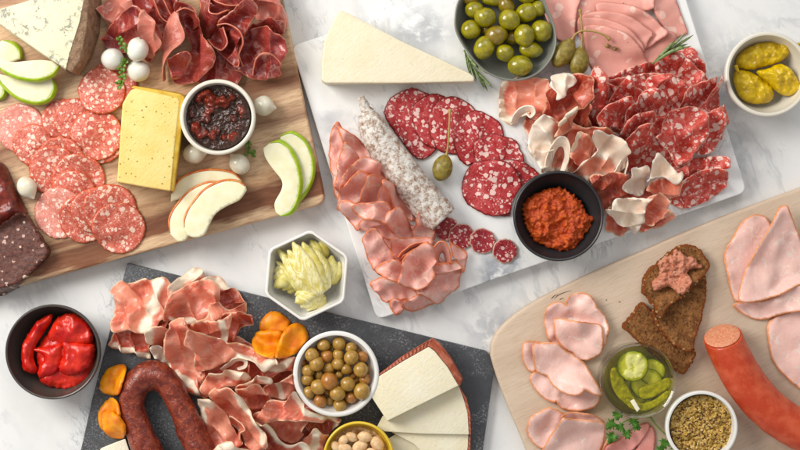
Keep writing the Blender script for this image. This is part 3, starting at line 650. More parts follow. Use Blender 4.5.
# olives in the dish
cs = [(85, 35, 33, 29, .3, 0), (122, 60, 37, 33, .2, 0), (72, 103, 34, 33, 0, 0), (205, 68, 37, 35, .5, 0), (265, 44, 38, 33, -.3, 0), (195, 20, 31, 26, .8, 1), (160, 123, 38, 34, -.4, 1), (118, 165, 40, 35, 2.0, 0), (190, 183, 32, 29, .4, 0), (257, 123, 39, 35, 1.4, 0), (317, 107, 37, 36, .9, 0), (280, 173, 41, 28, .1, 0), (243, 228, 42, 35, .1, 0), (150, 3, 40, 18, .1, 0), (215, 130, 26, 26, 0, 1), (128, 102, 22, 22, 0, 1), (262, -18, 34, 30, .6, 0), (70, -8, 30, 26, .2, 1), (205, -36, 36, 32, 1, 0), (305, 30, 28, 26, 1, 0)]
lab = rowlabels(cs, 6, 'green olive in the grey dish')
for i, (x, y, a, b, t, br) in enumerate(cs):
    low = i in (14, 15); hi = i in (1, 3, 6, 7, 9, 12, 8); r1, r2 = a / 3.459, b / 3.459
    z = 17.5 + r2 + (0 if low else (7 if hi else 2.5)); X, Y = W(*c2([(x, y)])[0], z)
    V, F = ellipsoid((X, Y, z), (r1 * 1.02, r2, r2), -t, .15 * ((i % 3) - 1), .05, i, .02, dent=.05 if i in (8, 10, 4) else 0, nu=32, nv=24)
    mk('green_olive', V, F, OLB if br else OLG, label=lab[i], cat='olive', group='green olives in the grey dish')
# small olives
c5 = crop(280, 310, 3.214)
cs = [(140, 113, 20, 0), (190, 108, 21, 0), (228, 122, 18, 0), (103, 146, 22, 0), (150, 149, 20, 1), (187, 144, 18, 0), (229, 153, 23, 0), (265, 151, 18, 1), (118, 173, 23, 0), (186, 173, 20, 0), (156, 188, 18, 0), (214, 190, 18, 0), (259, 192, 23, 0), (90, 195, 20, 0), (127, 209, 16, 0), (88, 224, 19, 0), (158, 229, 27, 1), (189, 208, 15, 0), (218, 238, 23, 0), (273, 223, 18, 1), (123, 247, 24, 0), (93, 265, 20, 0), (185, 268, 24, 0), (263, 261, 26, 0), (228, 281, 19, 1), (129, 293, 21, 1), (160, 291, 15, 0), (193, 306, 21, 0), (235, 210, 13, 1), (150, 262, 14, 1), (75, 170, 13, 1)]
lab = rowlabels(cs, 7, 'small olive in the white bowl')
for i, (x, y, a, br) in enumerate(cs):
    r = a / 3.214; z = 26 + r * .8 + (5 if a >= 22 else 0) - (4 if a < 17 else 0); X, Y = W(*c5([(x, y)])[0], z)
    V, F = ellipsoid((X, Y, z), (r * 1.05, r, r), i * 1.7, .3, .05, i + 50, .03, dent=.08 if i in (11, 27) else 0)
    mk('small_olive', V, F, OLR if br else OLS, label=lab[i], cat='olive', group='small olives in the white bowl')
# more olives carry the visible layer from below
cs2 = [(110, 120), (250, 135), (280, 190), (240, 300), (100, 290), (75, 245), (280, 250), (170, 130), (135, 230), (205, 250), (240, 225), (170, 205), (205, 165), (110, 200), (205, 300)]
for i, (x, y) in enumerate(cs2):
    z = 20.0; X, Y = W(*c5([(x, y)])[0], z); V, F = ellipsoid((X, Y, z), (6.4, 6, 6), i, .2, .05, i + 90)
    mk('small_olive', V, F, OLR if i % 3 == 0 else OLS, label='small olive mostly hidden in the lower layer of the white bowl', cat='olive', group='small olives in the white bowl')
# almonds
cs = [(230, 408, 20, 15, .5), (273, 408, 24, 17, .2), (312, 430, 26, 19, .9), (204, 418, 18, 14, 2.4), (256, 440, 27, 19, 2.6), (208, 446, 24, 17, .2), (297, 462, 24, 17, .4), (180, 440, 20, 14, 1.0), (232, 466, 22, 16, .9)]
lab = rowlabels(cs, 3, 'blanched almond in the yellow rimmed bowl')
for i, (x, y, a, b, t) in enumerate(cs):
    z = 31 + (i % 2) * 2; X, Y = W(*c5([(x, y)])[0], z); V, F = ellipsoid((X, Y, z), (a / 3.2, b / 3.2, b / 4.2), -t, .1, .06, i, .12); mk('almond', V, F, ALM, label=lab[i], cat='almond', group='almonds in the yellow rimmed bowl')
sheet('almond_heap', c5([(185, 400), (255, 375), (320, 405), (345, 470), (300, 520), (220, 520), (170, 470)]), ALM, 'bed of blanched almonds filling the yellow rimmed bowl', 'almonds', z=28, zb=17, th=6, puff=2, frac=6, fsc=.2, sp=1.6, stamp=False)
# jam, mustard, paste
r_ = random.Random(5); bl = [(r_.uniform(-26, 26), r_.uniform(-26, 26), r_.uniform(3, 6.5), r_.uniform(2.5, 5.5)) for _ in range(46)]
def jamh(cx, cy):
    return lambda x, y, ed: sum(h * np.sqrt(np.maximum(0, 1 - ((x - cx - a) ** 2 + (y - cy - b) ** 2) / (r * r))) for a, b, r, h in bl) * .7 * np.clip(ed / 6, 0, 1)
def disc(px, py, R, n=20): return [(px + math.cos(a) * R, py + math.sin(a) * R) for a in np.linspace(0, 2 * math.pi, n, endpoint=False)]
c = W(217.5, 117, 46)
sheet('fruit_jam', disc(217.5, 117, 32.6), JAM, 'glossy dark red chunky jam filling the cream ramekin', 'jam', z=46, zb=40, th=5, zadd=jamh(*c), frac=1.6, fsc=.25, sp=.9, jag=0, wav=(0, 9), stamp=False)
sheet('grainy_mustard', disc(702, 427, 31.3), MUST, 'coarse brown and yellow grainy mustard in the white ramekin', 'mustard', z=40, zb=33, th=5, frac=2.4, fsc=.16, sp=.9, jag=0, wav=(1.5, 20), stamp=False)
c7 = crop(490, 160, 4.093)
sheet('spicy_paste', c7([(135, 190), (150, 160), (200, 132), (280, 107), (330, 130), (375, 165), (400, 215), (433, 235), (425, 260), (410, 285), (385, 320), (360, 355), (310, 376), (250, 362), (225, 350), (190, 340), (165, 300), (145, 255)]), PASTE, 'rough orange red spicy paste heaped in the black bowl', 'spread', z=36, zb=22, th=3, puff=10, pr=13, frac=5.0, fsc=.09, sp=.9, jag=1.0, wav=(0, 9),
      ridges=[(*c7([(230, 190)])[0], *c7([(240, 300)])[0], 3.5, 2.2), (*c7([(250, 260)])[0], *c7([(300, 235)])[0], 3.0, 2.0), (*c7([(340, 250)])[0], *c7([(330, 320)])[0], 2.5, 2.5), (*c7([(285, 265)])[0], *c7([(300, 300)])[0], -6, 6)], stamp=False)
# roasted peppers
ca = crop(0, 280, 2.647)
def pep(pts, lab, zb, puff=8, **k): return sheet('roasted_pepper', ca(pts), RPEP, lab, 'pepper', 'roasted red peppers in the brown bowl', z=28, zb=zb, th=2, puff=puff, pr=puff * 1.3, frac=1.6, fsc=.05, sp=1.3, jag=.5, wav=(1.8, 18), stamp=False, **k)
pep([(88, 200), (110, 150), (160, 130), (230, 150), (246, 190), (240, 240), (205, 285), (150, 293), (100, 275), (92, 240)], 'red pepper piece lying lowest at the bottom of the brown bowl', 12, 7)
pep([(128, 130), (150, 98), (195, 90), (232, 120), (243, 160), (215, 178), (165, 172), (120, 158)], 'red pepper piece at the upper right in the brown bowl with a charred spot', 16, 9)
pep([(160, 160), (200, 165), (243, 172), (246, 200), (232, 235), (190, 255), (160, 250), (150, 230), (163, 195)], 'smooth red pepper piece with a pale sheen at the right in the brown bowl', 18, 8)
pep([(80, 185), (110, 175), (158, 168), (163, 190), (155, 235), (140, 252), (100, 262), (95, 235), (110, 205)], 'red pepper piece folded in the middle of the brown bowl', 17, 8)
pep([(52, 200), (60, 160), (90, 115), (132, 90), (133, 108), (112, 140), (92, 175), (84, 205), (95, 240), (80, 250), (58, 238)], 'long curved red pepper strip along the left wall of the brown bowl', 19, 9)
# yellow chillies
c3 = crop(600, 0, 3.46)
def chi(pts, lab, zb, st=None):
    r = root('yellow_chilli', (*W(*c3(pts[:1])[0], 20), zb), lab, 'chilli', 'pickled chillies in the cream bowl')
    sheet('pod', c3(pts), PEPP, z=22, zb=zb, th=2, puff=9, pr=11, frac=3, fsc=.09, sp=1.2, jag=.2, wav=(1, 12), parent=r, stamp=False)
    if st: V, F = tube(pathz(c3(st), zb + 10, 12), np.linspace(1.5, 1.9, 12), 10); mk('stem', V, F, PEPP, r)
chi([(475, 205), (495, 175), (540, 150), (600, 140), (650, 142), (665, 160), (655, 190), (630, 212), (590, 225), (530, 240), (485, 232)], 'yellow chilli lying across the top of the cream bowl with its stem to the right', 15, [(655, 165), (680, 155), (700, 152)])
chi([(468, 262), (480, 240), (520, 243), (555, 262), (590, 285), (608, 325), (590, 352), (540, 358), (500, 345), (475, 305)], 'yellow chilli at the lower left in the cream bowl', 13, [(480, 250), (474, 238), (470, 225)])
chi([(545, 245), (585, 235), (620, 220), (655, 232), (680, 262), (692, 295), (680, 325), (640, 330), (605, 310), (580, 285), (552, 262)], 'yellow chilli with a blunt end at the lower right in the cream bowl', 18)
# artichokes
c4 = crop(240, 220, 4.094)
def leafy(pts):
    w_ = np.array([W(*p, 30) for p in c4(pts)]); c_ = w_.mean(0); u_ = np.linalg.svd(w_ - c_)[2][0]
    def f(x, y, ed):
        a = (x - c_[0]) * u_[0] + (y - c_[1]) * u_[1]; q = -(x - c_[0]) * u_[1] + (y - c_[1]) * u_[0]
        s = q + .018 * a * a * np.sign(q) * .6 + sines(x, y, 4, 26) * 1.2
        return (np.abs(np.sin(s / 7.5 * 3.14)) ** .7) * 3.0 * np.clip(ed / 3, 0, 1)
    return f
def art(pts, m_, lab, zb, puff=8, **k): return sheet('artichoke_heart', c4(pts), m_, lab, 'artichoke', 'artichoke pieces in the white hexagonal bowl', z=30, zb=zb, th=2.5, puff=puff, pr=puff * 1.2, frac=.5, fsc=.1, sp=1.1, jag=.5, wav=(2.2, 14), stamp=False, zadd=leafy(pts), **k)
def quarter(h_, t_, wd, zb, lab, mats, n=5, fan=.5, sc=1.0):
    """an artichoke quarter: overlapping pointed leaves that start from the heart h_ and end at t_"""
    h_, t_ = np.array(h_, float), np.array(t_, float); d = t_ - h_; L = np.hypot(*d); d /= L; s = np.array([-d[1], d[0]])
    rt = root('artichoke_heart', (*W(*c4([tuple(h_)])[0], zb), zb), lab, 'artichoke', 'artichoke pieces in the white hexagonal bowl'); rq = random.Random(int(L * 7 + wd))
    order = sorted(range(n), key=lambda k: -abs(k - (n - 1) / 2))
    for q, k in enumerate(order):
        u = (k - (n - 1) / 2) / max(1, (n - 1) / 2); a = u * fan; dd = d * math.cos(a) + s * math.sin(a); ss = np.array([-dd[1], dd[0]])
        l_ = L * (1 - .22 * abs(u)) * rq.uniform(.92, 1.05); w_ = wd * .40 * rq.uniform(.9, 1.1); o_ = h_ + s * u * wd * .28
        pts = [tuple(o_ + dd * l_ * p + ss * w_ * e) for p, e in ((0, -.55), (.25, -.85), (.55, -.9), (.8, -.6), (.95, -.25), (1.0, 0), (.93, .3), (.78, .65), (.5, .95), (.25, .85), (0, .55), (-.06, 0))]
        sheet('leaf', c4(pts), mats[q % len(mats)], z=30, zb=zb + q * 1.5, th=1.2, puff=3.2, pr=5, frac=.35, fsc=.12, sp=1.1, jag=.25, wav=(.5, 14), parent=rt, stamp=False,
              lifts=[(*c4([tuple(o_ + dd * l_ * .45)])[0], 3.5)])
quarter((330, 165), (262, 88), 70, 15, 'dull green artichoke leaves at the top right of the white hexagonal bowl', [ARTI], 4)
quarter((352, 262), (335, 135), 84, 15, 'pale artichoke piece along the right side of the white hexagonal bowl', [ARTI2, ARTI], 5, .45)
quarter((225, 215), (138, 275), 82, 16, 'yellow green artichoke piece at the left side of the white hexagonal bowl', [ARTI, ARTI2], 5, .4)
quarter((318, 285), (226, 338), 88, 17, 'cut artichoke heart with fine layers at the bottom of the white hexagonal bowl', [ARTI2, ARTI], 7, .6)
quarter((250, 235), (148, 115), 50, 20, 'narrow artichoke leaf under the large quarter in the white hexagonal bowl', [ARTI], 3, .2)
quarter((328, 292), (200, 98), 96, 25, 'large pale artichoke quarter lying diagonally on top in the white hexagonal bowl', [ARTI, ARTI2, ARTI2], 6, .28)
# jar of pickles
cj = crop(590, 230, 2.047); jx, jy = 638, 381; jX, jY = W(jx, jy, 56)
j = root('pickle_jar', (jX, jY, 16), 'clear glass jar on the pale board with cucumber slices in brine', 'jar')
lathe('glass', jX, jY, [(30, 16), (33, 18), (35, 24), (35.5, 40), (35, 50), (36.4, 53), (36.6, 55.5), (35.4, 57), (33.6, 56), (33, 50), (33.2, 40), (32.5, 26), (30, 21), (.5, 20)], GLASS, j)
lathe('brine', jX, jY, [(.5, 20.6), (29, 21.2), (32.1, 26), (32.7, 42), (32.7, 46), (30, 45.4), (.5, 45.2)], BRINE, j)
def pk(pts, lab, zb, th=4, m_=None, tilt=()): return sheet('pickle_slice', pts, m_ or PICK, lab, 'pickle', 'pickles in the glass jar', z=zb + 6, zb=zb, th=th, sp=1.1, jag=.2, wav=(.5, 12), lifts=tilt, stamp=False, frac=.8)
pk(disc(634, 392, 15), 'pickle slice lying deep on the left in the jar', 24)
pk(disc(647, 384, 16), 'pickle slice lying deep in the middle of the jar', 28, tilt=[(655, 375, 6)])
pk(disc(652, 372, 13), 'pickle slice leaning at the upper right of the jar', 30, tilt=[(665, 365, 8)])
pk(disc(622, 378, 12), 'pickle slice standing deep at the upper left in the jar', 22, tilt=[(614, 372, 8)])
pk(disc(640, 398, 13), 'pickle slice lying deep at the bottom of the jar', 23)
pk(disc(658, 388, 11), 'pickle slice lying deep at the right of the jar', 24, tilt=[(664, 392, 7)])
pk([(611, 372), (616, 368), (624, 380), (634, 397), (643, 405), (636, 409), (622, 401), (613, 388)], 'dark curved pickle piece along the left wall of the jar', 32, 5, PKD)
pk([(627, 399), (640, 404), (655, 400), (668, 391), (671, 394), (660, 404), (645, 411), (630, 408)], 'long pale green pickle strip across the bottom of the jar', 38, 4, PKD)
pk([(640, 388), (655, 384), (668, 378), (670, 386), (656, 396), (642, 399)], 'thick green pickle piece at the right of the jar', 34, 5, PKD)
pk(disc(633.5, 366.5, 15.5), 'round pale cucumber slice on top at the upper left of the jar', 42, 3, tilt=[(640, 355, 2)])
prism('onion_strip', [(630, 401), (634, 399), (640, 409), (637, 412)], 50, [(630, 401), (634, 399), (640, 409), (637, 412)], 47, WHCH, None, .5, label='small white onion strip at the bottom left in the jar', cat='onion')
# ------------------------------------------------------------------ LEFT BOARD
A = crop(0, 60, 5); B5 = crop(0, 130, 5); C5 = crop(0, 200, 5)
def sal(cx, cy, r, m_, lab, grp, name='salami_slice', z=25, lifts=(), th=1.9, el=1.0, ang=0.0, **k):
    pts = []
    for a in np.linspace(0, 2 * math.pi, 22, endpoint=False):
        x, y = r * math.cos(a), r * el * math.sin(a); pts.append((cx + x * math.cos(ang) - y * math.sin(ang), cy + x * math.sin(ang) + y * math.cos(ang)))
    return sheet(name, pts, m_, lab, 'salami', grp, z=z, th=th, lifts=lifts, jag=.45, wav=k.pop('wav', (.5, 26)), sp=1.9, **k)
G = 'fine salami slices fanned on the acacia board'
sal(20, 128, 24.5, SAL_P, 'pale pink salami slice at the left edge, leftmost of the fan on the acacia board', G)
sal(113, 84, 24, SAL_F, 'salami slice mostly hidden under the pearl onions, its right edge showing', G)
sal(34, 145, 21, SAL_F, 'salami slice overlapping the pale leftmost one on the acacia board', G)
sal(62, 119, 20, SAL_F, 'salami slice between the blue cheese tip and the leftmost slices', G)
sal(75, 119, 21, SAL_F, 'salami slice with a large fat spot just left of the pair beside the herbed cheese', G)
sal(100, 139, 24.5, SAL_F, 'salami slice peeking out below its neighbour at the left of the herbed cheese', G)
sal(97, 135, 25.5, SAL_F, 'large salami slice touching the left side of the herbed cheese', G)
sal(102, 91, 23.5, SAL_F, 'salami slice directly below the pearl onions and thyme on the acacia board', G)
sal(61, 161, 24, SAL_F, 'salami slice whose upper arc rises above the middle stack on the acacia board', G)
sal(54, 171, 25, SAL_F, 'leftmost salami slice of the middle stack next to the lone pearl onion', G)
sal(79, 180, 26, SAL_F, 'broad salami slice on the right of the middle stack below the herbed cheese corner', G)
sal(74, 193, 22, SAL_F, 'salami slice showing as a thin band between the middle and lower stacks', G)
sal(59.5, 213, 25.5, SAL_P, 'pale salami slice, leftmost in the lower row on the acacia board', G)
sal(84, 219, 24, SAL_F, 'salami slice, second from left in the lower row on the acacia board', G)
sal(96, 211, 23, SAL_F, 'salami slice, third from left in the lower row on the acacia board', G)
sal(111, 209.5, 25.5, SAL_F, 'dark edged salami slice, fourth in the lower row on the acacia board', G)
sal(119.5, 228, 25.5, SAL_F, 'fully visible salami slice lying on top at the lower right end of the row', G)
# terrine and dark meat
sheet('dark_cured_meat', PX([(-40, 150), (-8, 160), (3, 168), (12, 190), (23, 211), (22, 215), (8, 220), (-5, 228), (-40, 240)]), DARKM, 'glossy dark red block of cured meat at the left edge above the blood terrine', 'cured meat', z=40, th=3, puff=14, pr=9, frac=2, fsc=.08, sp=1.8, mr=0, br=1)
sheet('terrine_slice', C5([(-60, 190), (0, 130), (60, 90), (108, 63), (122, 72), (170, 145), (212, 215), (236, 255), (225, 285), (160, 350), (80, 425), (30, 455), (-60, 470)]), TERR, 'thick dark blood terrine slice with white fat cubes at the left edge', 'terrine', z=38, th=13, sp=1.8, wav=(.4, 20), jag=.4, frac=.5, fsc=.3, mr=0, br=1)
# blue cheese wedge
t = root('blue_cheese_wedge', (*W(50, 30, 22), 22), 'pale blue veined cheese wedge with a brown rind at the top left corner', 'cheese')
prism('paste', [(-15, 13), (25, 2), (60, -12), (84, -24), (84, 0), (80, 21), (70, 53), (66, 69), (40, 52), (10, 31)], [58] * 10, [(-15, 14), (25, 2), (60, -12), (84, -24), (84, 0), (80, 21), (71, 54), (66, 71), (40, 54), (10, 33)], [22] * 10, BLUE, t, 1.2)
prism('rind', [(82.3, -24), (82.3, 0), (78.3, 20.5), (68.6, 52), (65, 68), (72, 73), (80, 60), (86, 35), (89, 5), (90, -24)], [57.5] * 5 + [55, 55, 55, 55, 55], [(82.3, -24), (82.3, 0), (78.3, 20.5), (68.6, 52), (65, 69), (80, 76), (93, 56), (100, 34), (102, 5), (101, -24)], 22, RIND, t, 1.6)
stamp_poly([W(*p, 40) for p in [(-15, 13), (90, -24), (95, 30), (79, 75), (66, 70)]], 55)
# herbed cheese
t = root('herbed_cheese_block', (*W(148, 140, 22), 22), 'pale yellow herb flecked cheese block with a darker yellow rind on the acacia board', 'cheese')
hp = [(127, 96), (131, 90), (136, 88.5), (158, 93.5), (178, 98), (180, 102), (175, 145), (170.5, 191), (145, 187), (117, 182), (120, 140), (122.5, 104)]
prism('paste', hp, 56, [(x + .8 * (x > 150), y + .5) for x, y in hp], 22, HERB, t, 1.6)
prism('rind', [(131, 87.5), (134, 86), (158, 90), (180, 94), (184, 97), (184.5, 102), (179, 150), (173.5, 191.5), (169, 190.5), (173.6, 145), (178.6, 103), (176.6, 99.4), (158, 94.8), (137, 90)], [53] * 8 + [55.4] * 6, [(131, 87), (134, 85.5), (158, 89), (181, 93), (186, 96), (187, 102), (181, 150), (175, 192), (170, 190.6), (174, 145), (179, 103), (177, 99.4), (158, 94.6), (137, 90)], 22, HRIND, t, 1.0)
stamp_poly([W(*p, 40) for p in hp], 50)
# apple slices
def apple(outer, inner, z, th, skin, lab, grp, lean=2.4, T=PX):
    outer, inner = T(outer), T(inner); zz = float(max(drape(*[np.array([W(*p, z)[k] for p in outer + inner]) for k in (0, 1)], 1, 1)))
    zz = min(zz, z + 9); zt = zz + th + .2
    o3 = spline([W(*p, zt) for p in outer], False, 2.2); i3 = spline([W(*p, zt) for p in inner], False, 2.2)
    P = np.vstack([o3, i3]); n_ = len(P); r = root('apple_slice', (*P.mean(0), zz + .2), lab, 'apple slice', grp)
    V2, F = fillpoly(P, 2.2); k = len(V2); x, y = V2.T; ed = segdist(x, y, P)
    top = zt + .5 * np.sin(np.clip(ed / 6, 0, 1.57)) + sines(x, y, 3, 15) * .15
    V = np.vstack([np.c_[x, y, top], np.c_[x, y, np.full(k, zz + .2)]])
    mk('flesh', V, F + [tuple(i + k for i in f[::-1]) for f in F] + [(b, a, a + k, b + k) for a, b in boundary(F)], APPLE, r, {'rest': V, 'rim': np.r_[ed, ed]})
    c = P.mean(0); Vs = []; Fs = []; m_ = len(o3); K = 7
    tan = np.gradient(o3, axis=0); nn = np.c_[-tan[:, 1], tan[:, 0]]; nn /= np.hypot(*nn.T)[:, None] + 1e-9
    if ((o3 - c) * nn).sum() < 0: nn = -nn
    for i in range(m_):
        e = min(1, min(i, m_ - 1 - i) / 5 + .12)
        for q in range(K):
            u = q / (K - 1); w_ = lean * e * (math.sin(u * math.pi * .62) * 1.0) + .25
            Vs.append((*(o3[i] + nn[i] * (w_ if 0 < q else .15)), zt + .25 - (th - .1) * u))
    k2 = len(Vs)
    Vs += [(v[0] - nn[i // K][0] * .9, v[1] - nn[i // K][1] * .9, v[2]) for i, v in enumerate(Vs)]
    for i in range(m_ - 1):
        for q in range(K - 1):
            a = i * K + q; f = (a, a + 1, a + K + 1, a + K); Fs.append(f); Fs.append(tuple(j + k2 for j in f[::-1]))
    bd = boundary(Fs[::2]); Fs += [(b, a, a + k2, b + k2) for a, b in bd]
    o = mk('skin', Vs, Fs, skin, r); fixn(o); stamp_pts(V[:k]); return r
G = 'green apple slices left of the salami'
apple([(-9, 72), (0, 80), (4, 90), (2, 97), (-4, 100)], [(-12, 98), (-16, 85)], 24, 6, ASKG, 'sliver of green apple cut off by the left edge of the picture', G)
apple([(3, 40), (12, 43), (19, 50), (20.5, 59)], [(12, 62), (2, 66), (-8, 62), (-8, 46)], 26, 6, ASKG, 'green apple slice nearest the blue cheese, only its rounded end showing', G)
apple([(-6, 73), (2, 84), (14, 95), (27, 101), (40, 102), (50, 97), (54, 87), (52, 79)], [(45, 77), (25, 79), (8, 76)], 26, 6, ASKG, 'green apple slice, lowest of the group beside the salami', G)
apple([(-4, 66), (8, 73), (22, 78), (38, 79), (52, 74), (59, 66)], [(52, 61), (40, 60), (26, 61), (12, 62), (3, 58), (-4, 56)], 30, 6, ASKG, 'long green apple slice on top with its tip towards the blue cheese rind', G)
cr = crop(150, 80, 2.647)
apple([(56, 300), (75, 268), (110, 247), (160, 238), (215, 245), (242, 265)], [(240, 285), (200, 290), (150, 292), (110, 305), (55, 322)], 26, 6, ASKR, 'red skinned apple slice at the back of the three below the jam', 'red skinned apple slices', 1.6, cr)
apple([(52, 405), (52, 365), (75, 325), (110, 290), (150, 272), (180, 268)], [(200, 285), (170, 310), (130, 350), (110, 390), (95, 422), (72, 428)], 26, 6, ASKR, 'red skinned apple slice in the middle of the three below the jam', 'red skinned apple slices', 1.6, cr)
apple([(90, 390), (92, 365), (110, 330), (145, 290), (190, 268), (230, 268), (252, 280)], [(255, 292), (235, 318), (200, 335), (172, 355), (155, 385), (142, 410), (118, 417), (98, 410)], 30, 6, ASKR, 'red skinned apple slice on top of the three below the jam', 'red skinned apple slices', 1.6, cr)
apple([(345, 148), (375, 140), (408, 162), (428, 205), (430, 250), (415, 290), (388, 325), (372, 338)], [(372, 300), (375, 250), (365, 200), (345, 170)], 26, 6, ASKG, 'green apple slice leaning behind another at the right side of the acacia board', 'green apple slices at the board corner', 2.2, cr)
apple([(318, 166), (345, 165), (372, 190), (390, 230), (396, 275), (388, 320), (370, 350), (345, 360)], [(333, 350), (330, 325), (348, 290), (348, 265), (325, 235), (305, 205), (300, 180)], 30, 6.5, ASKG, 'green apple slice in front at the right side of the acacia board', 'green apple slices at the board corner', 3.0, cr)
# bresaola
E = crop(90, 0, 5); H2 = crop(150, 0, 3.75)
G = 'bresaola slices piled at the top of the acacia board'
def br(T, pts, lab, mat=None, z=30, **k):
    k.setdefault('ruf', (2.4, 14)); k.setdefault('wav', (2.2, 20)); k.setdefault('crm', (1.2, 30)); k.setdefault('ger', (2.4, 21)); k.setdefault('grow', 1.06); k.setdefault('lk', 1.25)
    return sheet('bresaola_slice', T(pts), mat or BRES, lab, 'cured beef', G, z=z, th=.8, mr=2, br=3, lifts=[(*T([(l[0], l[1])])[0], l[2]) + ((l[3],) if len(l) > 3 else ()) for l in k.pop('lifts', ())], ridges=[(*T([(q[0], q[1])])[0], *T([(q[2], q[3])])[0], *q[4:]) for q in k.pop('ridges', ())], **k)
br(E, [(50, 50), (80, 10), (150, -30), (260, -20), (330, 60), (400, 120), (360, 170), (200, 150), (100, 145), (70, 90)], 'light red bresaola slice at the left, behind the purple one by the onions', BRESP, lifts=[(230, 20, 8)])
br(E, [(200, -40), (300, -40), (440, -30), (450, 40), (400, 110), (340, 120), (290, 90), (240, 40)], 'dark bresaola slice at the top edge between the light slice and the folds', lifts=[(420, 0, 10)])
br(E, [(60, 200), (80, 165), (110, 140), (140, 112), (185, 85), (240, 66), (300, 95), (345, 150), (372, 200), (384, 240), (330, 275), (290, 305), (230, 270), (160, 250), (100, 245)], 'broad purple tinted bresaola slice under the pearl onions and thyme', BRES, lifts=[(340, 160, 9), (240, 70, 6)])
br(H2, [(185, 290), (250, 180), (300, 230), (330, 260), (315, 325), (270, 318), (230, 315), (190, 310)], 'flat dark bresaola slice just above the jam ramekin', lifts=[(320, 270, 3)])
br(H2, [(200, -30), (330, -30), (420, -20), (400, 30), (310, 40), (260, 110), (210, 140), (180, 90), (190, 30)], 'dark bresaola slice at the top edge in the middle of the pile', lifts=[(300, 0, 9)])
br(H2, [(380, -30), (470, -30), (495, 30), (515, 70), (500, 110), (440, 90), (400, 60)], 'light rimmed bresaola slice at the top right of the pile', BRESP, lifts=[(490, 40, 8)], ruf=(4, 12))
br(H2, [(330, 130), (400, 90), (500, 85), (505, 120), (480, 140), (400, 160), (350, 180)], 'narrow red bresaola slice under the top right rim of the board', lifts=[(500, 95, 8)])
br(H2, [(330, 200), (360, 140), (430, 110), (490, 150), (516, 180), (500, 215), (490, 260), (485, 285), (420, 298), (370, 285), (330, 265), (300, 250)], 'rounded dark bresaola slice at the right end by the board edge', lifts=[(500, 180, 12), (480, 280, 7)], ridges=[(385, 290, 410, 200, 7, 7)])
loft('bresaola_slice', [H2([(385, 282, 40), (395, 225, 44), (420, 200, 46), (460, 205, 46), (492, 240, 43)]), H2([(392, 290, 33), (410, 260, 32), (432, 245, 31), (460, 250, 32), (488, 280, 33)]), H2([(400, 300, 27), (420, 290, 26), (440, 285, 25), (460, 290, 26), (480, 294, 27)])], BRES, 'cupped curl of bresaola at the lower right of the pile', 'cured beef', G)
# fold: rosy curtain from (310,60) to (350,250)
br(H2, [(240, 150), (270, 100), (330, 50), (395, 20), (390, 80), (365, 150), (340, 200), (335, 250), (300, 230), (260, 190)], 'large orange edged bresaola fold in the middle right of the pile', lifts=[(340, 60, 14), (345, 240, 8)], ridges=[(280, 100, 330, 150, 8, 7), (300, 60, 370, 40, 6, 8)], bends=[((255, 0 + 130), (255 + 1, 131), (0, 0), 3, 0)] if 0 else ())
loft('bresaola_slice', [H2([(250, 95, 52), (290, 88, 56), (335, 115, 58), (350, 160, 56), (335, 205, 50), (350, 250, 42)]), H2([(262, 105, 40), (295, 105, 42), (325, 130, 42), (335, 165, 40), (322, 205, 36), (345, 258, 34)]), H2([(275, 125, 30), (300, 130, 30), (315, 145, 30), (320, 170, 29), (312, 210, 28), (335, 262, 27)])], BRES, 'standing curved bresaola fold right of the middle of the pile', 'cured beef', G)
loft('bresaola_slice', [H2([(215, 148, 44), (245, 180, 48), (270, 188, 50), (290, 160, 54), (275, 100, 52)]), H2([(232, 150, 34), (258, 172, 36), (272, 175, 38), (280, 150, 42), (260, 110, 40)]), H2([(248, 150, 26), (265, 160, 27), (272, 162, 28), (270, 145, 30), (250, 120, 30)])], BRES, 'small cupped bresaola fold with a pale lip in the middle of the pile', 'cured beef', G)
loft('bresaola_slice', [H2([(230, -10, 50), (222, 40, 54), (250, 50, 56), (285, 38, 56), (310, 40, 52)]), H2([(215, 0, 40), (200, 60, 42), (215, 100, 44), (255, 90, 44), (290, 60, 42)]), H2([(200, 10, 30), (185, 70, 30), (205, 140, 30), (245, 125, 30), (285, 85, 30)])], BRES, 'bresaola fold standing at the top middle of the pile', 'cured beef', G)
loft('bresaola_slice', [H2([(215, -20, 52), (260, 10, 58), (310, 22, 60), (370, 10, 58), (410, -20, 54)]), H2([(220, 0, 42), (260, 25, 46), (310, 35, 48), (360, 28, 46), (400, 5, 42)])], BRES, 'wavy bresaola rim at the very top edge of the picture', 'cured beef', G)
loft('bresaola_slice', [H2([(10, -20, 48), (40, 60, 46), (70, 85, 44), (85, 70, 44), (60, 20, 48), (40, -20, 50)]), H2([(-20, -10, 36), (20, 70, 34), (70, 95, 32), (100, 80, 32), (90, 20, 34), (80, -20, 36)])], BRES, 'bresaola fold with a pale rim left of the upright central fold', 'cured beef', G)
# central folded slice: two petals meeting at a rim
br(H2, [(110, 45), (150, 30), (180, 75), (215, 140), (242, 205), (240, 240), (215, 280), (170, 300), (110, 308), (88, 260), (95, 225), (150, 190), (140, 130)], 'central bresaola slice with a smooth dark hollow above the herbed cheese', lifts=[(240, 220, 16, 26), (130, 40, 12)], ridges=[(95, 240, 160, 205, 8, 4), (145, 190, 140, 120, 4, 4)])
loft('bresaola_slice', [H2([(45, 290, 34), (52, 240, 44), (75, 200, 52), (120, 160, 58), (132, 130, 60), (110, 80, 60), (105, 45, 58)]), H2([(50, 305, 30), (48, 230, 38), (50, 170, 44), (60, 110, 50), (75, 70, 52), (90, 50, 54), (115, 30, 55)]), H2([(60, 300, 25), (55, 230, 27), (52, 180, 28), (60, 120, 30), (75, 80, 30), (90, 50, 32), (120, 20, 36)])], BRESP, 'tall light red bresaola petal folded upright above the herbed cheese', 'cured beef', G, n=60)
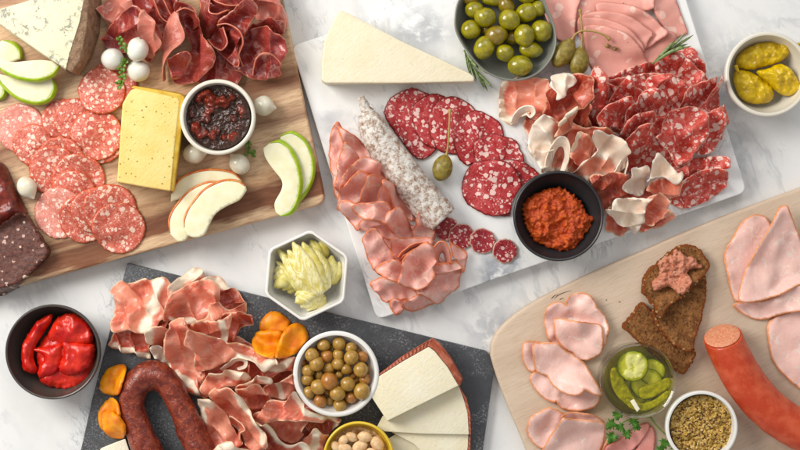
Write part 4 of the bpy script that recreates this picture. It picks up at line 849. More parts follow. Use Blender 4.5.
loft('bresaola_slice', [H2([(98, 45, 60), (130, 28, 62), (165, 45, 60), (185, 75, 54), (180, 100, 46)]), H2([(105, 60, 50), (130, 48, 52), (155, 60, 50), (165, 90, 44), (160, 110, 38)])], BRES, 'arched top rim of the central bresaola fold', 'cured beef', G)
br(H2, [(80, 235), (110, 228), (150, 215), (165, 230), (130, 260), (125, 300), (90, 300)], 'dark inner tongue of bresaola in the hollow of the central fold', lifts=[(150, 220, 6)], ridges=[(85, 240, 160, 220, 6, 4)])
br(H2, [(0, 60), (20, 85), (45, 130), (60, 170), (50, 190), (0, 215), (-20, 150)], 'pale bresaola flap pointing down right of the pearl onions', BRESP, lifts=[(55, 150, 8)])
# onions
def onion(px, py, r, lab, m_=ONION, tip=0.0, d=0.0, zb=None, tl=.35, sq=1.0):
    X, Y = W(px, py, 34); zz = (float(drape(np.array([X]), np.array([Y]), 1, 2)[0]) if zb is None else zb) + r * .93
    X, Y = W(px, py, zz); V, F = ellipsoid((X, Y, zz), (r * 1.05 * sq, r, r * .95), d, -.1, .04, px, tl * .6 if tip else .0, 36, 26)
    mk('pearl_onion', V, F, m_, label=lab, cat='onion', group='pearl onions on the acacia board'); stamp_obj(V)
onion(112.5, 59, 10.6, 'round white pearl onion on the left of the group of three')
onion(138.5, 71, 10.8, 'round white pearl onion at the lower right of the group of three')
onion(138, 49, 10.6, 'pointed white pearl onion at the top right of the group of three', tip=1, d=1.1, sq=1.12)
onion(264, 106, 10, 'pearl onion right of the jam ramekin near the board edge', ONIONP, 1, -.2)
onion(239.5, 164, 9.6, 'translucent pearl onion below the jam beside the thyme leaves', ONIONP, 1, 2.3, sq=1.1)
onion(194.5, 153.5, 10, 'translucent pearl onion between the herbed cheese and the jam ramekin', ONIONP, 1, .1, sq=1.1)
onion(27, 187.5, 9.4, 'translucent pearl onion between the salami stack and the dark meat', ONIONP, 1, -1.0, sq=1.15)
# sprigs
def sprig(name, path, z, nl, ll, lw, mat, lab, cat, seed=1, spread=1.1, T=PX, stemr=.55, group=None, up=2.0):
    r_ = random.Random(seed); P = pathz(T(path), z, 24); rt = root(name, P[0], lab, cat, group)
    V, F = tube(P, np.linspace(stemr, stemr * .5, len(P)), 8); mk('stem', V, F, RSTEM, rt); parts = []
    for i in range(nl):
        q = P[int((i + .5) / nl * (len(P) - 1))]; t = P[min(len(P) - 1, int((i + .5) / nl * (len(P) - 1)) + 1)] - q; a0 = math.atan2(t[1], t[0]); a = a0 + (1 if i % 2 else -1) * r_.uniform(spread * .15 if spread < .7 else .2, spread) 
        L = ll * r_.uniform(.7, 1.2); w_ = lw * r_.uniform(.8, 1.2); el = r_.uniform(-.05, .45)
        d = np.array([math.cos(a) * math.cos(el), math.sin(a) * math.cos(el), math.sin(el)]); s = np.array([-math.sin(a), math.cos(a), r_.uniform(-.4, .4)]); up_ = np.array([0, 0, 1.0])
        v = []; 
        for u, wd in ((0, .15), (.25, .8), (.5, 1), (.75, .8), (1, .06)):
            c_ = q + d * L * u + up_ * (math.sin(u * 2.6) * L * .12 * up + .4); v += [c_ - s * w_ * wd * .5 + up_ * w_ * .12, c_ + up_ * 0, c_ + s * w_ * wd * .5 + up_ * w_ * .12]
        f = []
        for k in range(4):
            for j in range(2): b = k * 3 + j; f.append((b, b + 1, b + 4, b + 3))
        v = np.array(v); v2 = v - up_ * max(.25, w_ * .12); parts.append((np.vstack([v, v2]), f + [tuple(x + 15 for x in g[::-1]) for g in f] + [(b, a_, a_ + 15, b + 15) for a_, b in boundary(f)]))
    V, F = join(parts); mk('leaves', V, F, mat, rt); return rt
sprig('thyme_sprig', [(131, 58), (127, 50), (123, 46), (119, 38)], 47, 13, 4.4, 3.0, GREEN, 'small thyme sprig between the upper pearl onions', 'herb', 3, 1.5, stemr=.4)
sprig('thyme_sprig', [(127, 60), (122, 69), (124, 76), (119, 86)], 38, 18, 5.2, 3.4, GREEN, 'thyme sprig hanging below the pearl onions over the salami', 'herb', 5, 1.5, stemr=.4)
sprig('thyme_sprig', [(248, 138), (249, 146), (248, 153), (256, 153)], 24, 10, 5.0, 3.2, GREEN, 'thyme leaves right below the jam ramekin', 'herb', 8, 1.4, stemr=.4)
# ------------------------------------------------------------------ MARBLE BOARD
def S(name, T, pts, mat, lab, cat, G, z=20, th=1.4, **k):
    k.setdefault('ruf', (2.0, 15)); k.setdefault('wav', (1.3, 24)); k.setdefault('mr', 2)
    if k.get('fat'): k['fat'] = T(k['fat'])
    if k.get('bends'): k['bends'] = [(T([a])[0], T([b])[0], T([c])[0], R, d) for a, b, c, R, d in k['bends']]
    return sheet(name, T(pts), mat, lab, cat, G, z=z, th=th, lifts=[(*T([(l[0], l[1])])[0], l[2]) + ((l[3],) if len(l) > 3 else ()) for l in k.pop('lifts', ())], ridges=[(*T([(q[0], q[1])])[0], *T([(q[2], q[3])])[0], *q[4:]) for q in k.pop('ridges', ())], **k)
p1 = crop(320, 0, 3.75)
pt = p1([(68, 42), (80, 40), (110, 52), (300, 152), (450, 222), (560, 274), (578, 288), (578, 306), (300, 312), (20, 312), (6, 300), (6, 235), (16, 160), (32, 118)])
prism('cheese_wedge', pt, 42, [(x, y + (1.6 if y > 70 else 0)) for x, y in pt], 13, PARM, None, 1.6, label='long pale triangular cheese wedge at the top of the marble board', cat='cheese')
stamp_poly([W(*p, 30) for p in pt], 40)
# large salami fan
c8 = crop(380, 80, 5); G = 'coarse red salami slices fanned on the marble board'
LS = dict(ruf=(.8, 18), wav=(.5, 28), sp=1.8)
def ls(pts, lab, T=c8, mat=None, **k):
    for a, b in LS.items(): k.setdefault(a, b)
    return S('large_salami_slice', T, pts, mat or SAL_C, lab, 'salami', G, z=16, th=1.9, **k)
ls([(22, 150), (50, 90), (110, 55), (165, 42), (215, 58), (260, 90), (290, 200), (290, 320), (255, 375), (205, 398), (165, 380), (110, 310), (55, 235), (28, 190)], 'coarse salami slice at the upper left end of the fan beside the white moulded sausage')
ls([(168, 130), (195, 100), (260, 70), (300, 72), (360, 110), (400, 200), (380, 290), (330, 345), (270, 340), (215, 318), (180, 260), (160, 190)], 'second coarse salami slice from the left in the upper fan')
ls([(245, 180), (290, 110), (350, 82), (410, 95), (470, 140), (495, 210), (485, 300), (440, 360), (350, 372), (285, 345), (262, 300), (242, 240)], 'coarse salami slice in the middle of the upper fan beneath the caperberry stem')
ls([(375, 225), (410, 190), (460, 155), (500, 155), (560, 185), (603, 218), (618, 275), (600, 370), (540, 410), (470, 418), (430, 425), (390, 385), (365, 300)], 'fourth coarse salami slice from the left in the upper fan')
ls([(465, 340), (490, 300), (560, 268), (640, 285), (685, 308), (705, 350), (722, 398), (700, 450), (600, 480), (500, 450)], 'coarse salami slice at the right end of the upper fan')
ls([(541, 176), (543, 187), (536, 203), (520, 214), (500, 216), (488, 205), (484, 186), (490, 168), (504, 160), (524, 162)], 'lower coarse salami slice touching the black paste bowl', PX)
ls([(462, 184), (468, 168), (480, 161), (500, 160), (514, 168), (522, 185), (520, 203), (508, 214), (490, 216), (470, 206), (463, 196)], 'lower coarse salami slice nearest the caperberry', PX)
# small salami
G = 'small salami slices in a short row'
for x, y, r, lab in ((447, 229, 12.5, 'small dark salami slice partly under the folded ham at the left of the row'), (461.5, 236.5, 13.2, 'small salami slice, second from left in the short row'), (482.5, 241, 13, 'small salami slice, second from right in the short row'), (505, 251, 12.6, 'small salami slice at the right end of the short row')):
    sal(x, y, r, SAL_S, lab, G, 'small_salami_slice', 16, el=.98, th=2.2, ruf=(.6, 9))
# hams under and around sausage
h1 = crop(320, 120, 5); h2 = crop(340, 200, 3.913); G = 'pink ham slices folded in a long pile on the marble board'
def hm(T, pts, lab, **k): k.setdefault('ruf', (2.6, 13)); k.setdefault('wav', (2.2, 20)); k.setdefault('crm', (.8, 26)); k.setdefault('ger', (1.7, 18)); k.setdefault('th', .9); k.setdefault('grow', 1.07); k.setdefault('lk', 1.35); return S('ham_slice', T, pts, HAM, lab, 'ham', G, z=22, **k)
hm(h2, [(110, 130), (200, 80), (330, 120), (380, 200), (440, 260), (400, 350), (300, 360), (200, 300), (130, 230)], 'wide ham slice lying flat at the bottom of the pile', grow=1.0)
hm(h1, [(60, 330), (100, 200), (200, 200), (330, 320), (420, 420), (300, 470), (120, 430)], 'flat ham slice under the upper half of the pile', grow=1.0)
hm(h1, [(45, 180), (50, 110), (60, 55), (90, 14), (115, 50), (135, 100), (130, 200), (100, 300), (70, 320), (55, 240)], 'pointed ham slice at the upper left tip of the ham pile', lifts=[(90, 15, 7)])
hm(h1, [(98, 40), (150, 70), (245, 150), (290, 220), (240, 240), (185, 215), (150, 160), (115, 110)], 'ham slice between the tip of the pile and the white moulded sausage', lifts=[(120, 60, 8), (280, 210, 6)])
hm(h1, [(80, 320), (90, 220), (115, 150), (140, 120), (170, 160), (195, 215), (150, 260), (115, 340), (95, 345)], 'ham slice with an orange left rim below the tip of the pile', lifts=[(140, 125, 9)])
hm(h1, [(105, 335), (130, 270), (175, 225), (230, 195), (290, 220), (325, 290), (270, 275), (215, 262), (160, 290), (130, 330)], 'curled ham slice with a strong orange arc in the upper pile', lifts=[(200, 205, 11), (300, 240, 9)])
loft('ham_slice', [h1([(140, 270, 34), (180, 225, 38), (230, 200, 40), (270, 215, 38), (300, 260, 34)]), h1([(150, 290, 28), (185, 258, 30), (235, 238, 30), (275, 250, 30), (310, 280, 27)]), h1([(165, 310, 22), (195, 290, 22), (240, 275, 22), (280, 285, 22), (315, 300, 20)])], HAM, 'upright orange rimmed curl of ham in the upper pile', 'ham', G)
hm(h1, [(85, 435), (100, 370), (140, 310), (210, 268), (262, 300), (250, 350), (200, 400), (140, 450), (100, 455)], 'broad pale ham slice at the left of the upper pile', lifts=[(210, 270, 8)])
hm(h1, [(205, 380), (230, 320), (250, 285), (330, 300), (360, 340), (330, 430), (290, 480), (220, 470)], 'ham slice folded along an orange rim in the middle of the pile', lifts=[(240, 300, 11)], ridges=[(215, 380, 245, 300, 6, 4)])
hm(h1, [(275, 470), (295, 400), (320, 325), (350, 370), (385, 460), (340, 500), (290, 500)], 'pointed ham flap in the middle of the pile beside the sausage', lifts=[(320, 330, 13)])
hm(h1, [(325, 310), (390, 340), (450, 390), (510, 455), (470, 500), (380, 460), (345, 380)], 'ham slice tucked along the lower side of the white moulded sausage', lifts=[(340, 320, 9)])
hm(h2, [(-5, 30), (30, 5), (75, 40), (90, 90), (65, 118), (50, 100), (20, 60)], 'ham slice with a frayed orange tip hanging over the left board edge', lifts=[(30, 20, 8)])
hm(h2, [(75, 98), (110, 72), (160, 66), (200, 90), (215, 150), (160, 140), (100, 120)], 'ham slice at the centre left with a wavy upper rim', lifts=[(130, 72, 9)])
hm(h2, [(98, 150), (120, 122), (150, 125), (180, 170), (225, 225), (180, 260), (182, 300), (150, 285), (115, 240), (98, 195)], 'ham slice with an orange outer rim on the left side of the lower pile', lifts=[(100, 190, 5), (170, 150, 7)])
hm(h2, [(60, 30), (130, 10), (190, 20), (190, 90), (140, 80), (90, 70)], 'pale ham slice high in the middle of the pile', lifts=[(120, 20, 8)])
hm(h2, [(182, 75), (205, 45), (240, 33), (262, 80), (285, 150), (250, 155), (220, 145)], 'ham slice with an orange hollow at the pile centre', lifts=[(235, 35, 14), (190, 80, 8)])
hm(h2, [(285, 130), (300, 80), (322, 58), (350, 90), (375, 150), (340, 165), (295, 155)], 'ham slice pointing up to the cut end of the sausage', lifts=[(320, 60, 12)])
hm(h2, [(203, 155), (250, 148), (340, 152), (365, 170), (310, 200), (240, 235), (212, 215)], 'pale ham slice across the pile above the big roll', lifts=[(210, 165, 8)])
for i, (pts, la) in enumerate((([(228, 222, 40), (262, 185, 46), (300, 168, 48), (345, 165, 46)], 'highest'), ([(236, 228, 38), (275, 200, 42), (312, 185, 44), (350, 178, 42)], 'middle'), ([(246, 236, 36), (285, 215, 38), (322, 202, 40), (352, 190, 38)], 'lowest'))):
    loft('ham_slice', [h2(pts), h2([(x + 8, y + 6, z - 9) for x, y, z in pts]), h2([(x + 22, y + 16, z - 17) for x, y, z in pts])], HAM, 'thin ruffled orange rimmed ham edge, %s of three at the pile centre' % la, 'ham', G, fat=0)
hm(h2, [(120, 330), (135, 318), (190, 303), (250, 330), (300, 365), (290, 392), (220, 385), (180, 395), (150, 370)], 'pale ham slice at the lower left corner of the marble board', lifts=[(190, 305, 7), (120, 330, 4)])
hm(h2, [(195, 400), (230, 385), (262, 395), (240, 445), (222, 448), (208, 435)], 'whitish ham end hanging at the bottom of the pile', lifts=[(240, 440, 3)])
hm(h2, [(245, 415), (290, 375), (350, 360), (375, 395), (330, 420), (280, 432)], 'ham slice at the lowest right of the pile with a rounded rim', lifts=[(290, 375, 6)])
hm(h2, [(300, 350), (340, 290), (400, 260), (462, 245), (472, 290), (455, 340), (420, 385), (388, 407), (355, 385)], 'large fanned ham slice at the right bottom of the pile', lifts=[(350, 300, 8), (465, 290, 4)])
hm(h2, [(430, 175), (470, 195), (496, 205), (492, 250), (480, 280), (460, 250), (440, 210)], 'dark red ham scrap at the right beside the small salami row', lifts=[(430, 180, 6)])
hm(h2, [(148, 268), (190, 240), (240, 232), (290, 300), (330, 360), (290, 345), (240, 320), (190, 305)], 'pale pink ham slice under the big roll', lifts=[(200, 245, 8)])
hm(h2, [(352, 255), (410, 245), (460, 240), (468, 265), (430, 285), (370, 290)], 'flat ham slice below the roll on the right side', lifts=[(380, 250, 6)])
hm(h2, [(232, 320), (240, 270), (252, 232), (300, 190), (352, 178), (368, 225), (366, 280), (345, 325), (310, 340), (265, 338)], 'large rounded ham slice on top in the centre of the lower pile', lifts=[(350, 185, 15, 22), (240, 290, 4)], ridges=[(358, 190, 366, 260, 6, 4)])
loft('ham_slice', [h2([(368, 290, 38), (360, 230, 42), (362, 195, 46), (385, 165, 50), (412, 168, 50), (430, 200, 46), (436, 248, 40)]), h2([(375, 285, 34), (370, 232, 36), (375, 200, 38), (390, 182, 40), (408, 185, 40), (420, 210, 36), (428, 250, 34)]), h2([(385, 280, 29), (385, 235, 28), (390, 215, 28), (398, 205, 28), (405, 208, 28), (410, 222, 28), (415, 252, 29)])], HAM, 'ham slice rolled into an open orange rimmed cup at the pile right', 'ham', G, n=56)
# moulded sausage
sp_ = p1  # path from the knotted tip to the cut end
rt = root('dry_sausage', (*W(405, 165, 13), 13), 'whole dry sausage covered in white mould lying diagonally on the marble board', 'sausage')
pth = pathz([(366, 110), (370, 122), (381, 143), (398, 166), (416, 190), (432, 208), (443, 220)], 30, 44)
rad = np.interp(np.linspace(0, 1, 44), [0, .03, .08, .2, .5, .9, 1], [3, 8.5, 12.5, 15.2, 16.6, 16.6, 15.6])
V, F = tube(pth, rad, 40, True, .10, .09); mk('casing', V, F, MOULD, rt); stamp_obj(V)
V, F = tube(pathz([(367.5, 114), (365, 107, 1), (362, 100, 2), (361, 97, 2)], 30, 14), np.interp(np.linspace(0, 1, 14), [0, .3, .7, 1], [8, 5, 4.2, 3.4]), 14, True, .4, .3); mk('knotted_tip', V, F, MOULD, rt)
# caperberries
def caper(c, r, d, stem, lab, z):
    X, Y = W(*c, z); rt = root('caperberry', (X, Y, z - r[1]), lab, 'caperberry', 'caperberries with stems')
    V, F = ellipsoid((X, Y, z), (r[0], r[1], r[1] * .95), d, .1, .05, 3, .06, 32, 22); mk('berry', V, F, CAPER, rt); stamp_obj(V)
    P = pathz(stem, z, 26); V, F = tube(P, np.interp(np.linspace(0, 1, 26), [0, .08, .9, .94, 1], [1.6, 1.0, .9, 1.6, 1.7]), 10, True, .1, .5); mk('stem', V, F, STEM, rt)
caper((442.5, 168), (13, 10), math.radians(75), [(446, 156, 0), (448, 146, 1), (449, 130, 3), (450, 109, 2)], 'olive brown caperberry lying alone below the large salami fan', 25)
m7 = crop(530, 0, 4.706)
G = 'mortadella slices fanned at the top of the marble board'
def mo(pts, lab, **k): k.setdefault('ruf', (.6, 20)); k.setdefault('wav', (.7, 30)); k.setdefault('closed_smooth', True); return S('mortadella_slice', m7, pts, MORT, lab, 'mortadella', G, z=20, th=1.6, jag=.15, **k)
mo([(575, -60), (640, -60), (680, -30), (720, 70), (748, 150), (735, 160), (690, 175), (650, 150), (600, 90), (560, -20)], 'mortadella slice at the far right along the marble board edge', lifts=[(600, 80, 5)])
mo([(240, -50), (560, -60), (580, 20), (575, 45), (480, 60), (330, 60), (260, 80), (230, 160), (215, 120), (225, 20)], 'mortadella slice mostly hidden at the top edge of the picture', lifts=[(560, 30, 4)])
mo([(40, -40), (60, -50), (240, -50), (245, -10), (225, 40), (214, 120), (216, 180), (205, 192), (160, 195), (125, 180), (90, 130), (60, 60)], 'mortadella slice at the left between the olive dish and the caperberries', lifts=[(215, 60, 4)])
mo([(520, 230), (600, 190), (650, 150), (690, 165), (680, 200), (655, 260), (640, 300), (560, 300)], 'small triangle of mortadella just left of the rosemary', lifts=[(650, 170, 4)])
mo([(310, 40), (320, 8), (400, 12), (480, 28), (560, 72), (610, 118), (647, 160), (600, 195), (543, 228), (450, 180), (340, 100)], 'mortadella slice, third from the front in the fan', lifts=[(560, 80, 4)])
mo([(245, 75), (290, 55), (350, 52), (430, 65), (500, 98), (550, 135), (578, 157), (555, 200), (535, 235), (430, 200), (280, 130)], 'mortadella slice, second from the front in the fan', lifts=[(480, 90, 3)])
mo([(225, 130), (228, 85), (260, 80), (340, 88), (420, 115), (480, 155), (540, 240), (450, 260), (260, 200)], 'thin band of mortadella right behind the front slice', lifts=[(420, 115, 2)])
mo([(250, 150), (262, 120), (330, 122), (400, 140), (460, 170), (510, 220), (558, 292), (545, 305), (470, 335), (400, 365), (345, 390), (325, 370), (300, 330), (275, 280), (255, 210)], 'front mortadella slice with white fat spots under the caperberry stems')
caper(m7([(158, 250)])[0], (16, 10), math.radians(56), m7([(195, 190, 0), (215, 160, 2), (250, 145, 4), (300, 148, 4), (345, 163, 3), (375, 187, 1)]), 'caperberry leaning on the olive dish with a long curved stem', 27)
caper(m7([(230, 290)])[0], (14, 10), math.radians(82), m7([(242, 228, 0), (245, 180, 2), (243, 120, 4), (235, 45, 4)]), 'caperberry with a straight stem pointing up over the mortadella', 25)
for x, y, lab in ((366, 216, 'dark peppercorn on the front mortadella slice'), (401, 228, 'golden peppercorn on the front mortadella slice')):
    X, Y = W(*m7([(x, y)])[0], 24); zz = float(drape(np.array([X]), np.array([Y]), 1, 1)[0]) + 2; V, F = ellipsoid((X, Y, zz), (2.4, 2.3, 2.3), 0, 0, .1, x, nu=14, nv=9); mk('peppercorn', V, F, PEPC, label=lab, cat='peppercorn', group='peppercorns on the mortadella')
# folded salami heap
f5 = crop(570, 50, 5); g5 = crop(590, 130, 4.093); G = 'folded salami slices heaped on the right of the marble board'
def fs(T, pts, lab, **k): k.setdefault('ruf', (3.0, 12)); k.setdefault('wav', (2.4, 18)); k.setdefault('crm', (1.0, 26)); k.setdefault('ger', (1.6, 20)); k.setdefault('th', .9); k.setdefault('grow', 1.13); k.setdefault('lk', 1.2); return S('folded_salami_slice', T, pts, SAL_D, lab, 'salami', G, z=24, **k)
fs(f5, [(530, 25), (560, 5), (620, -5), (655, 60), (672, 130), (640, 150), (590, 100)], 'folded salami slice at the top right under the rosemary tip', lifts=[(650, 60, 7)])
fs(f5, [(100, 200), (170, 160), (300, 100), (420, 75), (440, 130), (440, 220), (330, 300), (150, 320), (80, 280)], 'broad red salami slice beneath the mortadella front edge', lifts=[(300, 110, 7), (170, 170, 7)])
fs(f5, [(440, 100), (470, 55), (515, 18), (560, 45), (610, 88), (668, 142), (655, 175), (600, 198), (555, 205), (500, 170)], 'flat broad salami slice right below the rosemary sprig', lifts=[(515, 25, 8), (660, 150, 6)])
fs(f5, [(150, 190), (400, 120), (640, 200), (640, 330), (560, 420), (420, 440), (250, 420), (140, 330)], 'wide salami slice lying flat beneath the folded heap', grow=1.0)
fs(f5, [(60, 180), (130, 300), (300, 420), (420, 480), (560, 560), (560, 400), (440, 250), (200, 200)], 'salami slice buried at the bottom centre of the folded heap')
fs(f5, [(600, 330), (700, 320), (788, 345), (765, 400), (745, 455), (690, 480), (640, 440)], 'folded salami slice at the right edge below the upright one', lifts=[(785, 348, 9)])
fs(f5, [(380, 160), (440, 133), (500, 150), (560, 188), (552, 225), (520, 260), (450, 275), (390, 240), (370, 200)], 'cupped salami slice in the upper middle of the folded heap', lifts=[(555, 190, 12), (385, 175, 10)], ridges=[(390, 160, 540, 180, 5, 4)])
fs(f5, [(60, 330), (62, 240), (80, 175), (120, 118), (148, 150), (160, 220), (170, 300), (150, 350), (165, 410), (110, 420)], 'tall leaning salami slice at the left of the folded heap by the prosciutto', lifts=[(120, 125, 13), (65, 260, 8)], ridges=[(120, 130, 140, 300, 7, 6)])
fs(f5, [(175, 290), (185, 245), (225, 195), (270, 162), (298, 235), (285, 262), (230, 285), (195, 310)], 'small pointed salami fold in the upper left of the heap', lifts=[(270, 165, 14)])
fs(f5, [(138, 370), (150, 320), (190, 285), (262, 258), (275, 285), (255, 340), (215, 390), (175, 418)], 'rounded salami fold at the left centre of the heap', lifts=[(262, 260, 12), (180, 410, 6)], ridges=[(150, 320, 255, 262, 5, 4)])
fs(f5, [(265, 370), (280, 300), (330, 240), (375, 225), (425, 240), (447, 275), (425, 318), (365, 325), (310, 350), (280, 400)], 'rounded salami fold with a smooth red hollow in the heap centre', lifts=[(345, 232, 14), (440, 270, 10)], ridges=[(290, 290, 375, 228, 5, 5)])
fs(f5, [(545, 280), (560, 215), (620, 190), (680, 168), (726, 148), (708, 200), (670, 260), (612, 318), (575, 300)], 'long salami fold pointing right on the right of the heap', lifts=[(735, 145, 15), (560, 220, 8)])
fs(f5, [(640, 300), (690, 230), (718, 165), (732, 146), (748, 180), (750, 250), (742, 308), (690, 318)], 'upright dark salami fold at the far right edge of the heap', lifts=[(750, 150, 14), (760, 300, 4)])
fs(f5, [(250, 440), (270, 370), (320, 335), (380, 330), (402, 360), (385, 410), (350, 450), (300, 480)], 'salami fold with a pale curved rim near the big front slice', lifts=[(395, 350, 11), (270, 380, 7)], ridges=[(280, 370, 380, 332, 5, 4)])
fs(g5, [(100, 120), (140, 60), (200, 0), (270, 40), (350, 130), (345, 170), (280, 150), (220, 160), (160, 160)], 'dark salami slice between the front slice and the white prosciutto', lifts=[(180, 20, 12)], ridges=[(160, 80, 200, 0, 6, 4)])
fs(g5, [(352, 220), (352, 180), (385, 145), (440, 118), (550, 118), (545, 155), (500, 170), (430, 180), (380, 205)], 'narrow salami fold above the lowest salami slice', lifts=[(545, 120, 12), (360, 180, 6)])
fs(g5, [(345, 285), (352, 240), (390, 205), (450, 175), (520, 170), (562, 200), (545, 235), (500, 275), (450, 298), (400, 315), (360, 300)], 'lowest salami slice at the right end by the board corner', lifts=[(420, 195, 6)])
fs(g5, [(440, 90), (450, 0), (480, -60), (545, -90), (540, 0), (525, 50), (490, 85)], 'salami slice in the shade behind the big front slice on the right', lifts=[(520, -60, 8)])
fs(g5, [(248, 38), (290, 10), (300, -40), (345, -70), (420, -70), (450, -20), (445, 40), (420, 85), (360, 138), (330, 110), (290, 60)], 'big bright salami slice with white marbling in front of the heap', lifts=[(250, 40, 8), (440, -20, 9)], ridges=[(300, 30, 420, -50, 4, 9)], mr=3)
# prosciutto with white fat
k6 = crop(490, 80, 3.747); G = 'prosciutto slices with broad white fat beside the folded salami'
def pr(T, pts, lab, mat=None, **k): k.setdefault('ruf', (3.4, 11)); k.setdefault('wav', (2.4, 17)); k.setdefault('crm', (1.0, 22)); k.setdefault('ger', (2.3, 15)); k.setdefault('th', .7); k.setdefault('grow', 1.08); k.setdefault('lk', 1.2); return S('prosciutto_slice', T, pts, mat or PROS, lab, 'prosciutto', G, z=24, **k)
pr(k6, [(220, 110), (300, 60), (350, 100), (380, 200), (420, 240), (430, 330), (330, 330), (230, 230)], 'dark red prosciutto in the hollow at the centre of the pile', PROSD)
pr(k6, [(150, 160), (230, 100), (330, 180), (440, 200), (500, 330), (420, 370), (300, 350), (220, 350), (170, 280)], 'pale prosciutto slice at the bottom of the pile, seen between the petals', PROS, fat=[(170, 280), (220, 350), (300, 350)], fatw=8)
pr(k6, [(40, 30), (70, 5), (140, 0), (205, 5), (212, 50), (195, 110), (180, 150), (130, 130), (90, 150), (70, 160), (50, 120), (38, 70)], 'orange pink prosciutto slice at the upper left with a white left rim', fat=[(50, 10), (38, 60), (60, 150), (130, 130)], fatw=5, lifts=[(200, 20, 9)])
loft('prosciutto_slice', [k6([(75, 160, 30), (95, 120, 36), (130, 98, 40), (160, 100, 42), (170, 125, 42), (150, 142, 40), (135, 125, 38)]), k6([(100, 160, 24), (115, 135, 28), (140, 118, 32), (152, 115, 33), (158, 125, 33), (148, 132, 32), (140, 124, 31)])], PROSW, 'small white curled fat roll at the upper left of the prosciutto', 'prosciutto', G, n=44)
pr(k6, [(200, 80), (235, 20), (270, -10), (350, 0), (360, 60), (340, 110), (300, 125), (250, 170), (215, 200), (195, 160)], 'deep red prosciutto slice at the top of the pile', PROSD, lifts=[(235, 30, 10), (250, 180, 7)], ridges=[(210, 120, 260, 30, 6, 5)])
pr(k6, [(212, 25), (225, 0), (250, -15), (290, -12), (306, 14), (285, 45), (255, 75), (238, 85), (240, 55), (225, 45)], 'white fat flap pointing up at the top of the prosciutto', PROSW, lifts=[(285, 0, 9), (240, 80, 7)])
pr(k6, [(150, 230), (155, 180), (185, 150), (235, 155), (255, 210), (235, 260), (200, 285), (165, 270)], 'cream coloured prosciutto fold on the left side of the pile', PROSW, lifts=[(200, 155, 7)], fat=[(240, 160), (255, 210)])
pr(k6, [(160, 262), (200, 270), (230, 262), (225, 310), (205, 345), (175, 310)], 'thin prosciutto fringe above the large salami slices', PROSW, lifts=[(180, 265, 3)])
loft('prosciutto_slice', [k6([(205, 352, 28), (212, 290, 34), (235, 235, 40), (262, 212, 44), (290, 222, 44), (302, 270, 42), (280, 340, 36)]), k6([(225, 360, 22), (232, 305, 26), (248, 262, 30), (262, 248, 32), (275, 255, 32), (280, 290, 30), (262, 345, 26)])], PROSW, 'upright white petal of prosciutto fat left of the big white one', 'prosciutto', G, n=48)
pr(k6, [(235, 215), (255, 160), (295, 122), (302, 150), (290, 190), (262, 210)], 'small orange rimmed prosciutto curl above the white petals', lifts=[(295, 125, 12)], fat=[(250, 170), (300, 120)], fatw=3)
pr(k6, [(298, 300), (302, 245), (325, 200), (345, 210), (375, 250), (372, 290), (340, 320), (310, 325)], 'rose prosciutto fold between the two large white petals', fat=[(300, 260), (325, 200)], fatw=4, lifts=[(325, 205, 13)])
pr(k6, [(280, 362), (310, 330), (350, 300), (385, 265), (365, 212), (400, 208), (440, 216), (478, 240), (498, 290), (485, 335), (440, 370), (395, 385), (330, 375)], 'large white prosciutto petal with a reddish centre', PROSW, fat=[(340, 345), (380, 320), (440, 330)], fatw=8, lifts=[(480, 260, 13, 20), (370, 215, 12, 14), (340, 372, 6, 12)])
loft('prosciutto_slice', [k6([(440, 350, 40), (470, 340, 42), (492, 300, 42), (510, 282, 42), (518, 310, 42), (508, 350, 40), (500, 385, 36)]), k6([(450, 375, 30), (475, 365, 31), (490, 335, 32), (500, 320, 32), (504, 330, 32), (500, 355, 31), (495, 390, 28)])], PROSW, 'twisted narrow strip of white fat right of the large white petal', 'prosciutto', G)
pr(g5, [(0, 200), (60, 185), (140, 190), (230, 240), (250, 290), (180, 300), (100, 300), (60, 330), (30, 260)], 'dark red prosciutto slice under the white flaps beside the paste bowl', PROSD, lifts=[(100, 210, 6)])
pr(g5, [(132, 240), (150, 190), (165, 165), (195, 162), (230, 154), (236, 185), (225, 225), (205, 252), (165, 255)], 'white fat flap in the middle of the lower prosciutto', PROSW, lifts=[(165, 170, 7), (235, 160, 9)])
pr(g5, [(228, 245), (245, 215), (300, 205), (350, 220), (352, 260), (335, 285), (295, 285), (255, 268)], 'reddish brown prosciutto fold below the white cone', lifts=[(350, 230, 8), (240, 240, 6)])
pr(g5, [(228, 218), (240, 170), (252, 110), (275, 108), (310, 140), (348, 180), (345, 205), (325, 220), (290, 205), (255, 208)], 'white cone of prosciutto fat by the salami', PROSW, lifts=[(260, 115, 14), (345, 195, 7)], ridges=[(262, 115, 300, 205, 7, 4)])
pr(g5, [(60, 355), (70, 330), (110, 310), (120, 360), (160, 400), (150, 425), (115, 432), (98, 418), (70, 400)], 'brown prosciutto tip at the lower edge next to the paste bowl', lifts=[(60, 350, 5)])
pr(g5, [(200, 395), (245, 365), (300, 350), (335, 340), (338, 370), (310, 400), (265, 412), (225, 412)], 'rounded brown prosciutto slice at the very bottom of the pile', lifts=[(330, 350, 7)])
pr(g5, [(208, 350), (212, 300), (240, 270), (280, 268), (305, 290), (308, 320), (330, 345), (280, 370), (245, 385)], 'brick red prosciutto fold at the bottom right of the pile', lifts=[(300, 285, 9), (215, 320, 6)], ridges=[(240, 290, 290, 330, 4, 5)])
pr(g5, [(62, 340), (85, 310), (125, 285), (175, 275), (235, 285), (215, 310), (208, 345), (215, 375), (190, 420), (165, 405), (130, 385), (95, 358)], 'broad white prosciutto flap at the bottom left of the pile', PROSW, lifts=[(180, 280, 9), (70, 335, 5)], ridges=[(210, 300, 130, 330, 4, 5)])
